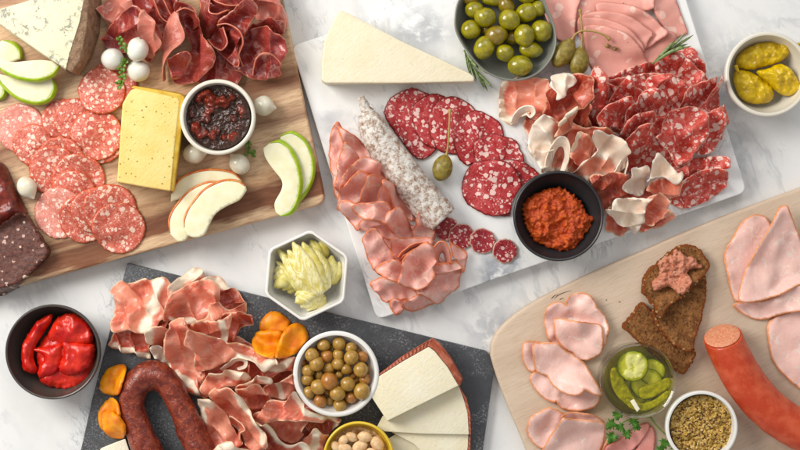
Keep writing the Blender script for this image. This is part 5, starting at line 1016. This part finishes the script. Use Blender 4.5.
# rosemary
for i, (a, b, la) in enumerate((((60, 185), (100, 345), 'x'),)):
    sprig('rosemary_sprig', [(464, 50), (469, 60), (474, 68), (480, 76)], 17, 11, 24, 2.3, ROSE, 'rosemary sprig between the cheese wedge tip and the olive dish', 'herb', 12, .42, stemr=.9, up=.4)
sprig('rosemary_sprig', [(652, 64), (658, 59), (665, 53), (672, 49)], 36, 12, 27, 2.6, ROSE, 'rosemary sprig lying between the mortadella and the folded salami', 'herb', 14, .38, stemr=.9, up=.4)
# ------------------------------------------------------------------ SLATE
d1 = crop(100, 250, 3.459); d2 = crop(190, 300, 5); d3 = crop(190, 360, 5)
G = 'prosciutto slices folded across the slate'
def ps(T, pts, lab, mat=None, **k): k.setdefault('ruf', (3.0, 12)); k.setdefault('wav', (2.6, 19)); k.setdefault('crm', (1.0, 26)); k.setdefault('ger', (2.7, 18)); k.setdefault('th', .7); k.setdefault('grow', 1.13); k.setdefault('lk', 1.4); return S('cured_ham_slice', T, pts, mat or PROS, lab, 'cured ham', G, z=18, **k)
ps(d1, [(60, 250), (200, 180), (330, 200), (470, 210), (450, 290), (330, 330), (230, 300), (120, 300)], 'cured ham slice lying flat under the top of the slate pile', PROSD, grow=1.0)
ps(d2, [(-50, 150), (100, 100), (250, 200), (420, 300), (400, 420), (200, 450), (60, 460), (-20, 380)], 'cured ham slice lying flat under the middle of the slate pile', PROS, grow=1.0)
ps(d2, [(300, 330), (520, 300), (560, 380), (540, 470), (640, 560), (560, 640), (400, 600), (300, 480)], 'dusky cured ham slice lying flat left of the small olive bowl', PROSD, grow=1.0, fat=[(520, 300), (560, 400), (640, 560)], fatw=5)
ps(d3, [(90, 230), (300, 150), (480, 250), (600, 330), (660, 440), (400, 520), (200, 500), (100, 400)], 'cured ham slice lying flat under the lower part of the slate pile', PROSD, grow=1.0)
ps(d1, [(45, 330), (48, 290), (60, 262), (130, 265), (200, 255), (230, 240), (200, 300), (160, 330), (165, 368), (120, 355), (75, 345)], 'dark cured ham slice under the leftmost one near the slate edge', PROSD, fat=[(45, 330), (120, 355), (165, 368)], fatw=3, lifts=[(165, 360, 4)])
ps(d1, [(50, 150), (60, 125), (85, 115), (150, 112), (195, 105), (225, 108), (246, 140), (242, 180), (215, 225), (175, 265), (110, 268), (62, 262), (58, 205)], 'broad pale cured ham slice at the slate top left corner with a fat band', fat=[(205, 110), (200, 160), (180, 210), (160, 262)], fatw=6, lifts=[(235, 130, 10), (60, 140, 4)], ridges=[(75, 180, 160, 215, 3, 7), (215, 120, 195, 220, 4, 4)])
ps(d1, [(250, 150), (262, 110), (290, 85), (330, 66), (352, 80), (360, 115), (340, 130), (300, 150), (262, 165)], 'cream fat ended cured ham slice at the top of the slate pile', fat=[(262, 120), (295, 85), (345, 75)], fatw=9, lifts=[(340, 75, 5)])
ps(d1, [(350, 115), (375, 95), (410, 98), (440, 125), (485, 160), (502, 190), (470, 215), (430, 200), (390, 150)], 'dark cured ham slice at the right shoulder of the slate pile', PROSD, fat=[(370, 98), (440, 125)], fatw=5, lifts=[(400, 105, 6)])
ps(d1, [(240, 235), (248, 190), (260, 160), (300, 130), (345, 112), (385, 110), (412, 135), (410, 180), (375, 225), (330, 248), (280, 240)], 'rose cured ham slice in the upper middle of the slate pile', fat=[(250, 235), (330, 248)], fatw=3, lifts=[(400, 130, 9), (250, 180, 5)], ridges=[(300, 150, 360, 180, 4, 5)])
ps(d1, [(345, 235), (385, 215), (410, 175), (440, 200), (502, 192), (495, 215), (460, 228), (430, 242), (380, 245)], 'small deep pink cured ham slice on the right of the slate pile', lifts=[(500, 195, 8)])
ps(d1, [(440, 230), (490, 215), (530, 245), (500, 265), (480, 300), (455, 325), (430, 290)], 'frayed dark cured ham tip left of the dried apricots', PROSD, lifts=[(525, 245, 5)])
ps(d1, [(335, 265), (380, 250), (440, 235), (462, 225), (450, 260), (445, 300), (425, 322), (395, 305), (360, 280)], 'pink cured ham slice with a white tip above the centre of the slate pile', fat=[(430, 245), (440, 300), (420, 320)], fatw=4, lifts=[(350, 258, 6)])
ps(d1, [(175, 305), (190, 270), (215, 262), (245, 270), (280, 300), (260, 345), (230, 345), (195, 325)], 'pale ham curl at the left above the chorizo', fat=[(180, 310), (190, 270)], fatw=5, lifts=[(215, 265, 9)])
ps(d1, [(185, 345), (215, 340), (250, 365), (262, 395), (230, 400), (200, 370)], 'crumpled scrap of white fat above the chorizo bend', PROSW, lifts=[(215, 345, 4)])
ps(d2, [(-60, 120), (20, 135), (50, 200), (60, 310), (75, 400), (80, 465), (40, 470), (-20, 430), (-60, 350), (-90, 230)], 'long red cured ham slice hanging over the chorizo', fat=[(-60, 350), (40, 470)], fatw=3, lifts=[(20, 150, 8)])
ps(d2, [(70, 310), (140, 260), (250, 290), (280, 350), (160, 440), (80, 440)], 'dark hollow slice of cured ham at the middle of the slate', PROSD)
ps(d2, [(300, 320), (330, 305), (420, 300), (500, 288), (525, 310), (515, 340), (440, 360), (395, 400), (350, 395), (310, 370)], 'dusky cured ham slice beneath the dried apricots', PROSD, fat=[(400, 305), (440, 340), (500, 300)], fatw=5, lifts=[(500, 300, 6)])
ps(d2, [(380, 445), (400, 420), (450, 395), (520, 365), (535, 400), (520, 455), (470, 475), (420, 470)], 'pale rosy cured ham slice touching the left of the small olive bowl', fat=[(430, 400), (460, 470)], fatw=3, lifts=[(520, 370, 8)])
ps(d2, [(35, 200), (45, 150), (100, 155), (160, 195), (230, 205), (300, 235), (350, 270), (425, 288), (410, 315), (365, 328), (320, 300), (270, 290), (210, 290), (160, 315), (110, 335), (60, 338), (50, 270)], 'long orange pink cured ham slice running right towards the small olive bowl', fat=[(250, 288), (330, 300), (370, 328), (425, 292)], fatw=6, lifts=[(60, 160, 9), (400, 300, 6)], ridges=[(110, 330, 280, 288, 5, 4)], ruf=(3.5, 13))
loft('cured_ham_slice', [d2([(150, 345, 26), (180, 322, 32), (215, 296, 36), (255, 288, 38), (285, 305, 38), (280, 338, 36), (240, 352, 33)]), d2([(160, 355, 20), (190, 335, 25), (222, 312, 29), (252, 303, 31), (270, 312, 31), (266, 330, 30), (235, 340, 27)])], PROSW, 'small tube of white fat rolled up in the middle of the slate pile', 'cured ham', G, n=48)
ps(d2, [(75, 445), (85, 410), (120, 370), (175, 348), (250, 345), (290, 358), (300, 385), (265, 410), (225, 415), (160, 440), (110, 470)], 'cured ham fold with a broad white upper rim in the slate centre', fat=[(150, 355), (225, 350), (295, 365)], fatw=7, lifts=[(200, 350, 11)], ridges=[(150, 360, 280, 362, 4, 4)])
ps(d3, [(255, 140), (270, 115), (310, 88), (360, 65), (400, 72), (400, 100), (340, 110), (290, 130)], 'frilled white rimmed cured ham edge right of the central fold', fat=[(300, 95), (360, 65), (400, 85)], fatw=6, lifts=[(390, 75, 8)], ruf=(4, 9))
ps(d3, [(255, 140), (300, 125), (350, 118), (385, 150), (405, 195), (370, 225), (345, 255), (310, 225), (285, 180)], 'reddish cured ham slice right beside the big central fold', lifts=[(300, 125, 9), (400, 190, 4)])
ps(d3, [(585, 300), (640, 285), (725, 290), (728, 340), (705, 372), (670, 380), (620, 370)], 'dull brown cured ham slice between the white and the yellow bowl', PROSD, fat=[(720, 290), (725, 360)], fatw=3)
ps(d3, [(575, 410), (600, 370), (640, 325), (665, 360), (700, 385), (705, 440), (640, 480), (590, 470)], 'thin cured ham curl next to the yellow rimmed bowl', fat=[(620, 440), (640, 330)], fatw=5, lifts=[(640, 330, 12)])
ps(d3, [(380, 280), (450, 272), (575, 288), (562, 340), (545, 385), (500, 395), (460, 385), (430, 330)], 'bright red cured ham panel below the small olive bowl', lifts=[(380, 285, 8), (560, 290, 5)])
ps(d3, [(338, 262), (360, 235), (400, 212), (470, 190), (540, 160), (565, 195), (590, 240), (650, 262), (725, 285), (715, 300), (640, 292), (560, 280), (470, 278), (390, 285), (360, 280)], 'cured ham slice running out under the right of the small olive bowl', fat=[(540, 165), (580, 235), (720, 290)], fatw=4, lifts=[(540, 170, 12), (345, 260, 5)], ridges=[(370, 275, 420, 210, 4, 3)])
ps(d3, [(345, 300), (375, 285), (420, 305), (445, 360), (480, 400), (540, 388), (585, 405), (600, 450), (560, 500), (400, 500), (390, 400)], 'cured ham slice with a white collar at the bottom edge of the picture', fat=[(360, 290), (430, 330), (450, 390), (540, 385), (595, 430)], fatw=6, lifts=[(430, 330, 9), (580, 410, 8)], ruf=(3.5, 12))
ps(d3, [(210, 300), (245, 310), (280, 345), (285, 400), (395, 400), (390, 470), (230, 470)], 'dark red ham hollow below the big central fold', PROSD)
ps(d3, [(125, 185), (150, 145), (185, 135), (240, 142), (275, 180), (310, 240), (345, 300), (388, 365), (388, 400), (350, 425), (305, 440), (285, 400), (270, 350), (235, 310), (200, 285), (160, 230)], 'large central cured ham fold, its long orange rim facing the small olive bowl', fat=[(250, 150), (320, 250), (388, 380)], fatw=2.5, lifts=[(200, 140, 16, 26), (385, 380, 10, 22), (300, 220, 12, 22)])
ps(d3, [(50, 350), (60, 290), (62, 210), (80, 188), (120, 190), (150, 225), (185, 270), (225, 330), (250, 400), (200, 440), (140, 445), (90, 400)], 'left panel of the big fold of cured ham with a white upper corner', fat=[(60, 300), (65, 215), (85, 195), (110, 200)], fatw=7, lifts=[(120, 195, 14, 24)])
loft('cured_ham_slice', [d3([(195, 280, 36), (225, 292, 40), (262, 325, 42), (275, 350, 42), (250, 365, 40), (250, 400, 36)]), d3([(205, 300, 28), (230, 308, 31), (255, 335, 33), (260, 350, 33), (240, 368, 32), (244, 405, 29)])], PROS, 'thin orange rimmed curl inside the hollow of the big fold', 'cured ham', G)
ps(d3, [(130, 455), (150, 420), (200, 398), (250, 410), (300, 440), (320, 480), (250, 520), (150, 520)], 'cured ham slice with a whitish top at the bottom edge near the chorizo', fat=[(150, 425), (200, 400), (290, 440)], fatw=7, lifts=[(210, 402, 9)])
# chorizo
cz = crop(100, 350, 3.333); pth = pathz(cz([(190, 400), (165, 350), (135, 280), (112, 215), (105, 160), (125, 112), (165, 85), (205, 92), (238, 125), (262, 175), (290, 235), (320, 300), (350, 355), (380, 410)]), 24, 110)
rad = 13.2 + 1.0 * np.sin(np.linspace(0, 17, 110)); V, F = tube(pth, rad, 36, True, .09, .06); mk('chorizo_sausage', V, F, CHOR, label='dark red horseshoe shaped chorizo at the bottom left of the slate', cat='sausage'); stamp_obj(V)
# apricots
def ap(T, pts, lab, **k): return S('dried_apricot', T, pts, APRI, lab, 'apricot', 'dried apricots on the slate', z=18, th=2, puff=5, pr=7, frac=.7, fsc=.09, ruf=(0, 9), wav=(.7, 14), jag=.3, **k)
ap(d2, [(345, 150), (350, 110), (370, 80), (400, 60), (440, 62), (475, 85), (500, 115), (490, 165), (430, 175), (370, 172)], 'dried apricot at the back of the three right of the cured ham')
ap(d2, [(312, 210), (318, 180), (340, 158), (390, 150), (445, 150), (470, 180), (465, 240), (440, 276), (390, 278), (345, 262), (320, 240)], 'dried apricot on the lower left of the three right of the cured ham')
ap(d2, [(437, 265), (442, 215), (460, 170), (490, 132), (530, 115), (565, 130), (588, 170), (590, 210), (570, 240), (535, 265), (490, 282), (450, 280)], 'deep orange dried apricot on the right of the three, closest to the small olive bowl')
ap(ca, [(259, 290), (264, 262), (280, 238), (310, 225), (330, 228), (338, 245), (332, 275), (322, 298), (298, 308), (272, 302)], 'dried apricot alone at the upper left of the chorizo')
ap(ca, [(255, 365), (262, 340), (282, 318), (302, 311), (322, 325), (328, 360), (310, 395), (280, 405), (262, 395)], 'reddish dried apricot partly under another left of the chorizo')
ap(ca, [(268, 375), (272, 352), (295, 343), (322, 350), (340, 375), (340, 400), (325, 420), (300, 422), (278, 408)], 'bright dried apricot on top of another left of the chorizo')
wp = ca([(245, 480), (268, 445), (300, 432), (332, 420), (342, 450), (350, 490)]); prism('white_cheese_piece', wp, 22, wp, 9.2, WHCH, None, 1.0, label='corner of a pale cheese piece at the bottom edge left of the chorizo', cat='cheese')
# manchego
mg = crop(280, 310, 3.214); G = 'manchego slices fanned beside the wedge'
def man(top, rind, zt, zb, lab, rz=None):
    r = root('manchego_slice', (*W(*mg(top[:1])[0], zb), zb), lab, 'cheese', G); prism('paste', mg(top), zt, mg(top), zb, MANC, r, .7, seg=2)
    prism('rind', mg(rind), rz if rz is not None else zt - .6, mg(rind), zb, MRIND, r, .6, seg=2)
man([(330, 425), (372, 398), (430, 410), (500, 440), (560, 520), (480, 540)], [(560.5, 520), (470.5, 449.5), (474, 447), (570, 515)], 12.5, 9.2, 'lowest manchego slice, mostly covered, at the bottom edge of the picture')
man([(335, 380), (420, 380), (606, 380), (604, 440), (592, 500), (500, 500), (430, 430)], [(606.5, 403), (604.5, 440), (592.5, 500), (602, 503), (612, 445), (613, 402)], 17, 13, 'manchego slice second from below in the fan')
man([(312, 374), (330, 340), (570, 232), (590, 285), (603, 330), (607, 400), (450, 397), (335, 390)], [(573.5, 249.5), (590.5, 285), (603.5, 330), (607.5, 400), (614, 401), (612, 335), (600, 285), (579, 247)], 22.5, 17.5, 'broad manchego slice lying under the wedge with a thin red rind edge')
r = root('manchego_wedge', (*W(*mg([(440, 240)])[0], 23), 23), 'thick manchego wedge with a red brown basket weave rind on the slate', 'cheese')
tp = mg([(295, 281), (318, 213), (395, 165), (478, 118), (497, 132), (538, 182), (574, 243), (460, 300), (345, 357)])
prism('paste', tp, 38, [(x, y) for x, y in tp], 23, MANC, r, 1.0)
prism('rind', mg([(317.5, 212), (394.6, 164), (478.4, 117), (497.6, 131), (538.6, 181), (574.6, 242.6), (577, 246), (584, 222), (548, 156), (512, 108), (491, 93), (474, 100), (390, 150), (318, 206)]), [38.2] * 6 + [36.5, 33, 31, 31, 31, 33.5, 35.5, 37.3], mg([(317.5, 212), (394.6, 164), (478.4, 117), (497.6, 131), (538.6, 181), (574.6, 242.6), (578, 246), (589, 220), (552, 154), (514, 104), (491, 89), (472, 99), (390, 149), (318, 205)]), 23.2, MRIND, r, .8)
stamp_poly([W(*p, 40) for p in tp], 40)
# ------------------------------------------------------------------ RIGHT BOARD
e1 = crop(510, 280, 6.425); e2 = crop(510, 340, 6.425); e3 = crop(510, 380, 5); G = 'rolled ham slices on the left of the pale board'
def hr(T, pts, lab, **k): k.setdefault('ruf', (1.2, 16)); k.setdefault('wav', (1.3, 26)); k.setdefault('lk', 1.4); return S('rolled_ham_slice', T, pts, HAMR, lab, 'ham', k.pop('G', G), z=24, th=1.6, jag=.25, **k)
hr(e1, [(222, 290), (216, 240), (232, 185), (270, 150), (310, 138), (345, 145), (362, 158), (358, 130), (400, 92), (460, 78), (515, 98), (550, 140), (558, 180), (590, 200), (620, 250), (632, 330), (612, 420), (560, 500), (460, 520), (360, 470), (260, 400), (235, 350)], 'upper ham slice, its scalloped back half standing behind the front fold', lifts=[(470, 80, 6), (230, 200, 4), (620, 300, 6)], ridges=[(400, 240, 430, 110, -4, 6), (300, 245, 590, 280, -4, 8)])
hr(e1, [(276, 262), (290, 245), (325, 243), (420, 258), (500, 270), (578, 284), (592, 330), (598, 400), (596, 450), (572, 480), (525, 512), (470, 520), (425, 508), (400, 470), (370, 462), (335, 430), (298, 385), (285, 330)], 'upper ham slice front fold with a straight top and orange curved rim', lifts=[(420, 262, 11, 22)])
hr(e2, [(74, 100), (76, 50), (95, 12), (140, 8), (200, 20), (190, 120), (165, 205), (120, 200), (90, 160)], 'narrow end of folded ham at the left above the middle rolls', lifts=[(80, 60, 5)])
hr(e2, [(128, 255), (138, 220), (170, 205), (235, 225), (320, 250), (460, 270), (560, 330), (577, 380), (550, 425), (500, 450), (430, 458), (350, 452), (312, 425), (300, 395), (285, 410), (220, 380), (165, 325)], 'lower of the two middle ham slices with a notch in its orange rim', lifts=[(540, 340, 6)], ridges=[(300, 400, 310, 340, 3, 4)])
hr(e2, [(142, 20), (180, 12), (300, 14), (345, 60), (400, 88), (440, 118), (480, 150), (530, 235), (584, 335), (555, 345), (510, 330), (465, 306), (455, 325), (420, 343), (370, 348), (310, 322), (265, 285), (238, 235), (205, 225), (165, 200), (148, 130), (138, 70)], 'large middle ham slice folded over with a point towards the pickle jar', lifts=[(250, 20, 6), (560, 330, 8), (450, 310, 5)], ridges=[(200, 60, 420, 330, 3, 14)])
hr(e3, [(85, 270), (82, 230), (100, 185), (140, 155), (200, 130), (262, 160), (300, 180), (250, 260), (200, 340), (150, 345), (110, 312)], 'bottom left ham slice with its hollow side showing', lifts=[(110, 170, 8), (230, 145, 9)], ridges=[(180, 240, 215, 170, -4, 6)])
hr(e3, [(250, 175), (300, 155), (400, 165), (445, 185), (470, 215), (400, 215), (320, 205), (265, 195)], 'thin orange rim of ham behind the bottom front fold', lifts=[(420, 165, 8)])
hr(e3, [(150, 400), (165, 345), (205, 265), (248, 178), (270, 178), (340, 185), (420, 192), (462, 205), (472, 240), (470, 300), (455, 360), (450, 400), (300, 430)], 'bottom ham slice, its pale front fold at the lower picture edge', lifts=[(262, 180, 8), (465, 220, 9)])
hr(e3, [(455, 400), (462, 330), (475, 300), (520, 260), (540, 400)], 'dark fold of ham half hidden left of the parsley', lifts=[(470, 310, 3)])
G = 'pink sausage slices at the bottom of the pale board'
for pts, la in (([(600, 420), (640, 330), (680, 250), (712, 235), (728, 280), (722, 350), (700, 420)], 'right pink sausage slice, lying behind at the bottom edge'), ([(465, 420), (470, 325), (540, 300), (600, 260), (650, 225), (694, 215), (696, 245), (660, 300), (620, 345), (560, 400)], 'left pink sausage slice, lying in front at the bottom edge')):
    S('pink_sausage_slice', e3, pts, PINKS, la, 'sausage slice', G, z=20, th=2.2, ruf=(.5, 20), wav=(.6, 30), jag=.15)
r8 = crop(680, 190, 1.733); G = 'ham slices at the right side of the pale board'
hr(r8, [(78, 110), (90, 85), (112, 52), (140, 42), (160, 60), (165, 110), (150, 180), (115, 195), (95, 188), (82, 140)], 'darker ham slice behind the folded one at the right', G=G, lifts=[(90, 80, 3)])
hr(r8, [(155, 232), (180, 215), (240, 215), (240, 350), (215, 348), (190, 330), (165, 300), (155, 262)], 'lowest ham slice at the right picture edge above the sausage end', G=G)
hr(r8, [(93, 200), (110, 193), (150, 190), (200, 165), (240, 160), (240, 200), (180, 215), (140, 226), (110, 215)], 'flat ham slice with an orange front rim at the right picture edge', G=G, lifts=[(210, 170, 5)])
hr(r8, [(100, 190), (108, 150), (125, 110), (148, 70), (165, 35), (180, 26), (192, 45), (215, 95), (240, 130), (240, 150), (205, 165), (170, 182), (130, 193)], 'folded pale ham slice with a pointed top at the right picture edge', G=G, lifts=[(175, 30, 9), (105, 185, 5)], ridges=[(120, 120, 168, 40, 5, 5)])
# sausage
rt = root('smoked_sausage', (*W(757, 390, 16), 16), 'orange red smoked sausage with a cut end at the lower right', 'sausage')
pth = pathz([(719, 328), (728, 350), (741, 375), (757, 397), (776, 415), (800, 430), (825, 438), (850, 440)], 35, 60); n_ = 60
rad = np.interp(np.linspace(0, 1, n_), [0, .02, .08, .7, 1], [17.4, 18.4, 19.2, 20, 20]); V, F = tube(pth, rad, 44, False, .02, .06); k0 = len(V); t0 = pth[2] - pth[0]; t0 /= np.linalg.norm(t0)
def oblique(V, p0, r): # the end is cut on the slant, so its face looks up
    s = (V - p0) @ t0; near = s < 60; lim = .5 * (V[:, 2] - p0[2] + r); lim = np.clip(lim, 0, 99)
    k = near & (s < lim); V[k] += t0 * (lim - s)[k][:, None]; return V
V = oblique(V, pth[0], 17)
mk('skin', V, F + [tuple(range(44))[::-1], tuple(range(59 * 44, 60 * 44))], KIEL, rt)
t = pth[0] - pth[3]; t /= np.linalg.norm(t); u = np.cross(t, [0, 0, 1]); u /= np.linalg.norm(u); v = np.cross(u, t); V = []; F = []
for i in range(13):
    for k in range(44):
        a = 6.2832 * k / 44; rr_ = 17.4 * i / 12; p = pth[0] + (u * math.cos(a) + v * math.sin(a)) * rr_; p = p + t0 * .5 * (p[2] - pth[0][2] + 17) + np.array([t[0], t[1], .9]) * (.6 + 2.0 * (1 - (i / 12) ** 4) + mn.fractal(Vector((rr_ * math.cos(a) * .3, rr_ * math.sin(a) * .3, 0)), .6, 2, 3) * .8 * (1 - (i / 12) ** 8)); V.append(p)
for i in range(12):
    for k in range(44): a = i * 44 + k; b = i * 44 + (k + 1) % 44; F.append((a, b, b + 44, a + 44))
o = mk('cut_face', V, F, KCUT, rt); stamp_obj(np.array(V))
# bread
b5 = crop(600, 230, 5); G = 'dark seeded rye bread slices'
def bread(T, pts, lab, lifts=(), zz=26): return S('rye_bread_slice', T, pts, RYE, lab, 'bread', G, z=zz, th=8.5, ruf=(0, 9), wav=(.4, 20), jag=.6, frac=.9, fsc=.5, sp=1.1, mr=2, br=2, lifts=lifts, flatbot=True)
bread(cj, [(68, 198), (88, 172), (108, 148), (128, 170), (150, 200), (190, 225), (218, 250), (205, 278), (192, 296), (168, 284), (140, 265), (105, 235), (82, 212)], 'lowest triangular rye bread slice on the pale board')
bread(cj, [(125, 165), (150, 150), (200, 108), (232, 92), (240, 110), (234, 160), (222, 205), (208, 240), (196, 248), (165, 232), (142, 205), (130, 185)], 'middle rye bread slice between the other two')
bread(b5, [(215, 280), (222, 240), (250, 195), (300, 155), (350, 110), (400, 80), (440, 70), (485, 85), (520, 120), (552, 175), (545, 195), (500, 240), (450, 290), (400, 335), (350, 370), (320, 405), (292, 435), (275, 425), (262, 385), (240, 345), (218, 320)], 'top rye bread slice carrying the pink meat spread')
S('meat_spread', b5, [(272, 265), (300, 235), (312, 200), (308, 165), (340, 135), (375, 125), (388, 102), (420, 108), (445, 130), (485, 140), (505, 165), (530, 185), (510, 195), (480, 195), (458, 215), (465, 260), (455, 290), (435, 318), (400, 322), (372, 300), (340, 288), (305, 308), (280, 300)], PATE, 'rough pink meat spread on the top rye bread slice', 'spread', None, z=44, th=1.5, puff=5, pr=5, frac=4, fsc=.16, sp=1.0, ruf=(0, 9), wav=(.8, 12), jag=1.0, mr=1, br=1)
parts = []; r_ = random.Random(2)
for k in range(40):
    x, y = r_.gauss(668, 17), r_.gauss(305, 22); q = W(x, y, 16); s_ = r_.uniform(.3, .7); 
    if y < 262: continue
    zz = float(drape(np.array([q[0]]), np.array([q[1]]), 0, 0)[0]); parts.append(ellipsoid((q[0], q[1], zz + s_ * .5), (s_ * 1.3, s_, s_ * .7), r_.uniform(0, 3), 0, .4, k, nu=7, nv=5))
V, F = join(parts); mk('bread_crumbs', V, F, RIND, label='fine brown crumbs scattered round the rye bread', cat='crumbs', kind='stuff')
# parsley
def parsley(path, leaves, z, lab, seed):
    r_ = random.Random(seed); P = pathz(path, z, 24); rt = root('parsley_sprig', P[0], lab, 'herb', 'parsley sprigs'); V, F = tube(P, np.linspace(1.0, .6, 24), 8); mk('stem', V, F, RSTEM, rt)
    for (x, y, ang, L) in leaves:
        out = []; n_ = 60
        for k in range(n_):
            a = 2 * math.pi * k / n_; lob = abs(math.cos(a * 1.5)) ** .8 * .50 + .42 + .14 * math.sin(a * 11 + seed); r0 = L * lob * (1.05 if math.cos(a) > 0 else .75)
            out.append((x + math.cos(a + ang) * r0, y + math.sin(a + ang) * r0))
        w = np.array([W(p[0], p[1], z + 4) for p in out]); V2, F2 = fillpoly(w, 1.4); c_ = w.mean(0); d = V2 - c_; rr = np.hypot(*d.T); th_ = np.arctan2(d[:, 1], d[:, 0])
        zz = z + 3 + np.cos(th_ * 3 + seed + x) * rr * .22 + sines(V2[:, 0], V2[:, 1], seed + int(x), 7) * .7 + rr * .1; m_ = len(V2)
        Vv = np.vstack([np.c_[V2, zz + .35], np.c_[V2, zz]]); mk('leaf', Vv, F2 + [tuple(i + m_ for i in f[::-1]) for f in F2] + [(b, a, a + m_, b + m_) for a, b in boundary(F2)], PARS, rt)
parsley([(650, 417), (640, 418), (628, 420), (618, 426)], [(612, 424, 2.6, 7.5), (618, 416, 4.0, 7), (634, 421, 1.0, 7), (627, 433, 1.4, 6.5), (612, 437, 2.2, 8), (636, 427, .4, 5.5), (621, 427, 3.0, 6)], 26, 'parsley sprig just below the pickle jar', 4)
parsley([(650, 416), (657, 426), (668, 436), (682, 442)], [(665, 443, 2.0, 7.5), (676, 447, 1.2, 7), (686, 440, 5.9, 8), (692, 446, .6, 7), (660, 450, 2.4, 6)], 24, 'parsley sprig with a long stem running to the mustard ramekin', 9)
# ------------------------------------------------------------------ camera and light
cam = bpy.data.cameras.new('camera'); co = bpy.data.objects.new('camera', cam); COL.objects.link(co); SC.camera = co
co.location = (0, 0, CH * .001); cam.sensor_width = 36; cam.lens = 36 * CH / 800; cam.clip_end = 50; cam.clip_start = .05
w = bpy.data.worlds.new('World'); SC.world = w; w.use_nodes = True
w.node_tree.nodes['Background'].inputs[0].default_value = (1.0, .985, .965, 1); w.node_tree.nodes['Background'].inputs[1].default_value = AMB
def area(name, loc, size, power, col, tgt=(0, 0, 0)):
    l = bpy.data.lights.new(name, 'AREA'); l.shape = 'SQUARE'; l.size = size; l.energy = power; l.color = col
    o = bpy.data.objects.new(name, l); COL.objects.link(o); o.location = loc
    o.rotation_euler = (Vector(tgt) - Vector(loc)).to_track_quat('-Z', 'Y').to_euler(); return o
area('window_light', (-1.35, .75, 1.25), 1.0, KEY, (1, .965, .905), (.05, 0, 0))
area('soft_light', (.3, 1.6, 1.5), 1.4, FILL, (.97, .985, 1))
vs = SC.view_settings; SC.display_settings.display_device = 'sRGB'; vs.view_transform = 'Standard'; vs.look = 'None'; vs.exposure = 0; vs.gamma = 1
SC.cycles.use_denoising = True; SC.cycles.max_bounces = 8; SC.cycles.transparent_max_bounces = 32; SC.cycles.sample_clamp_indirect = 6
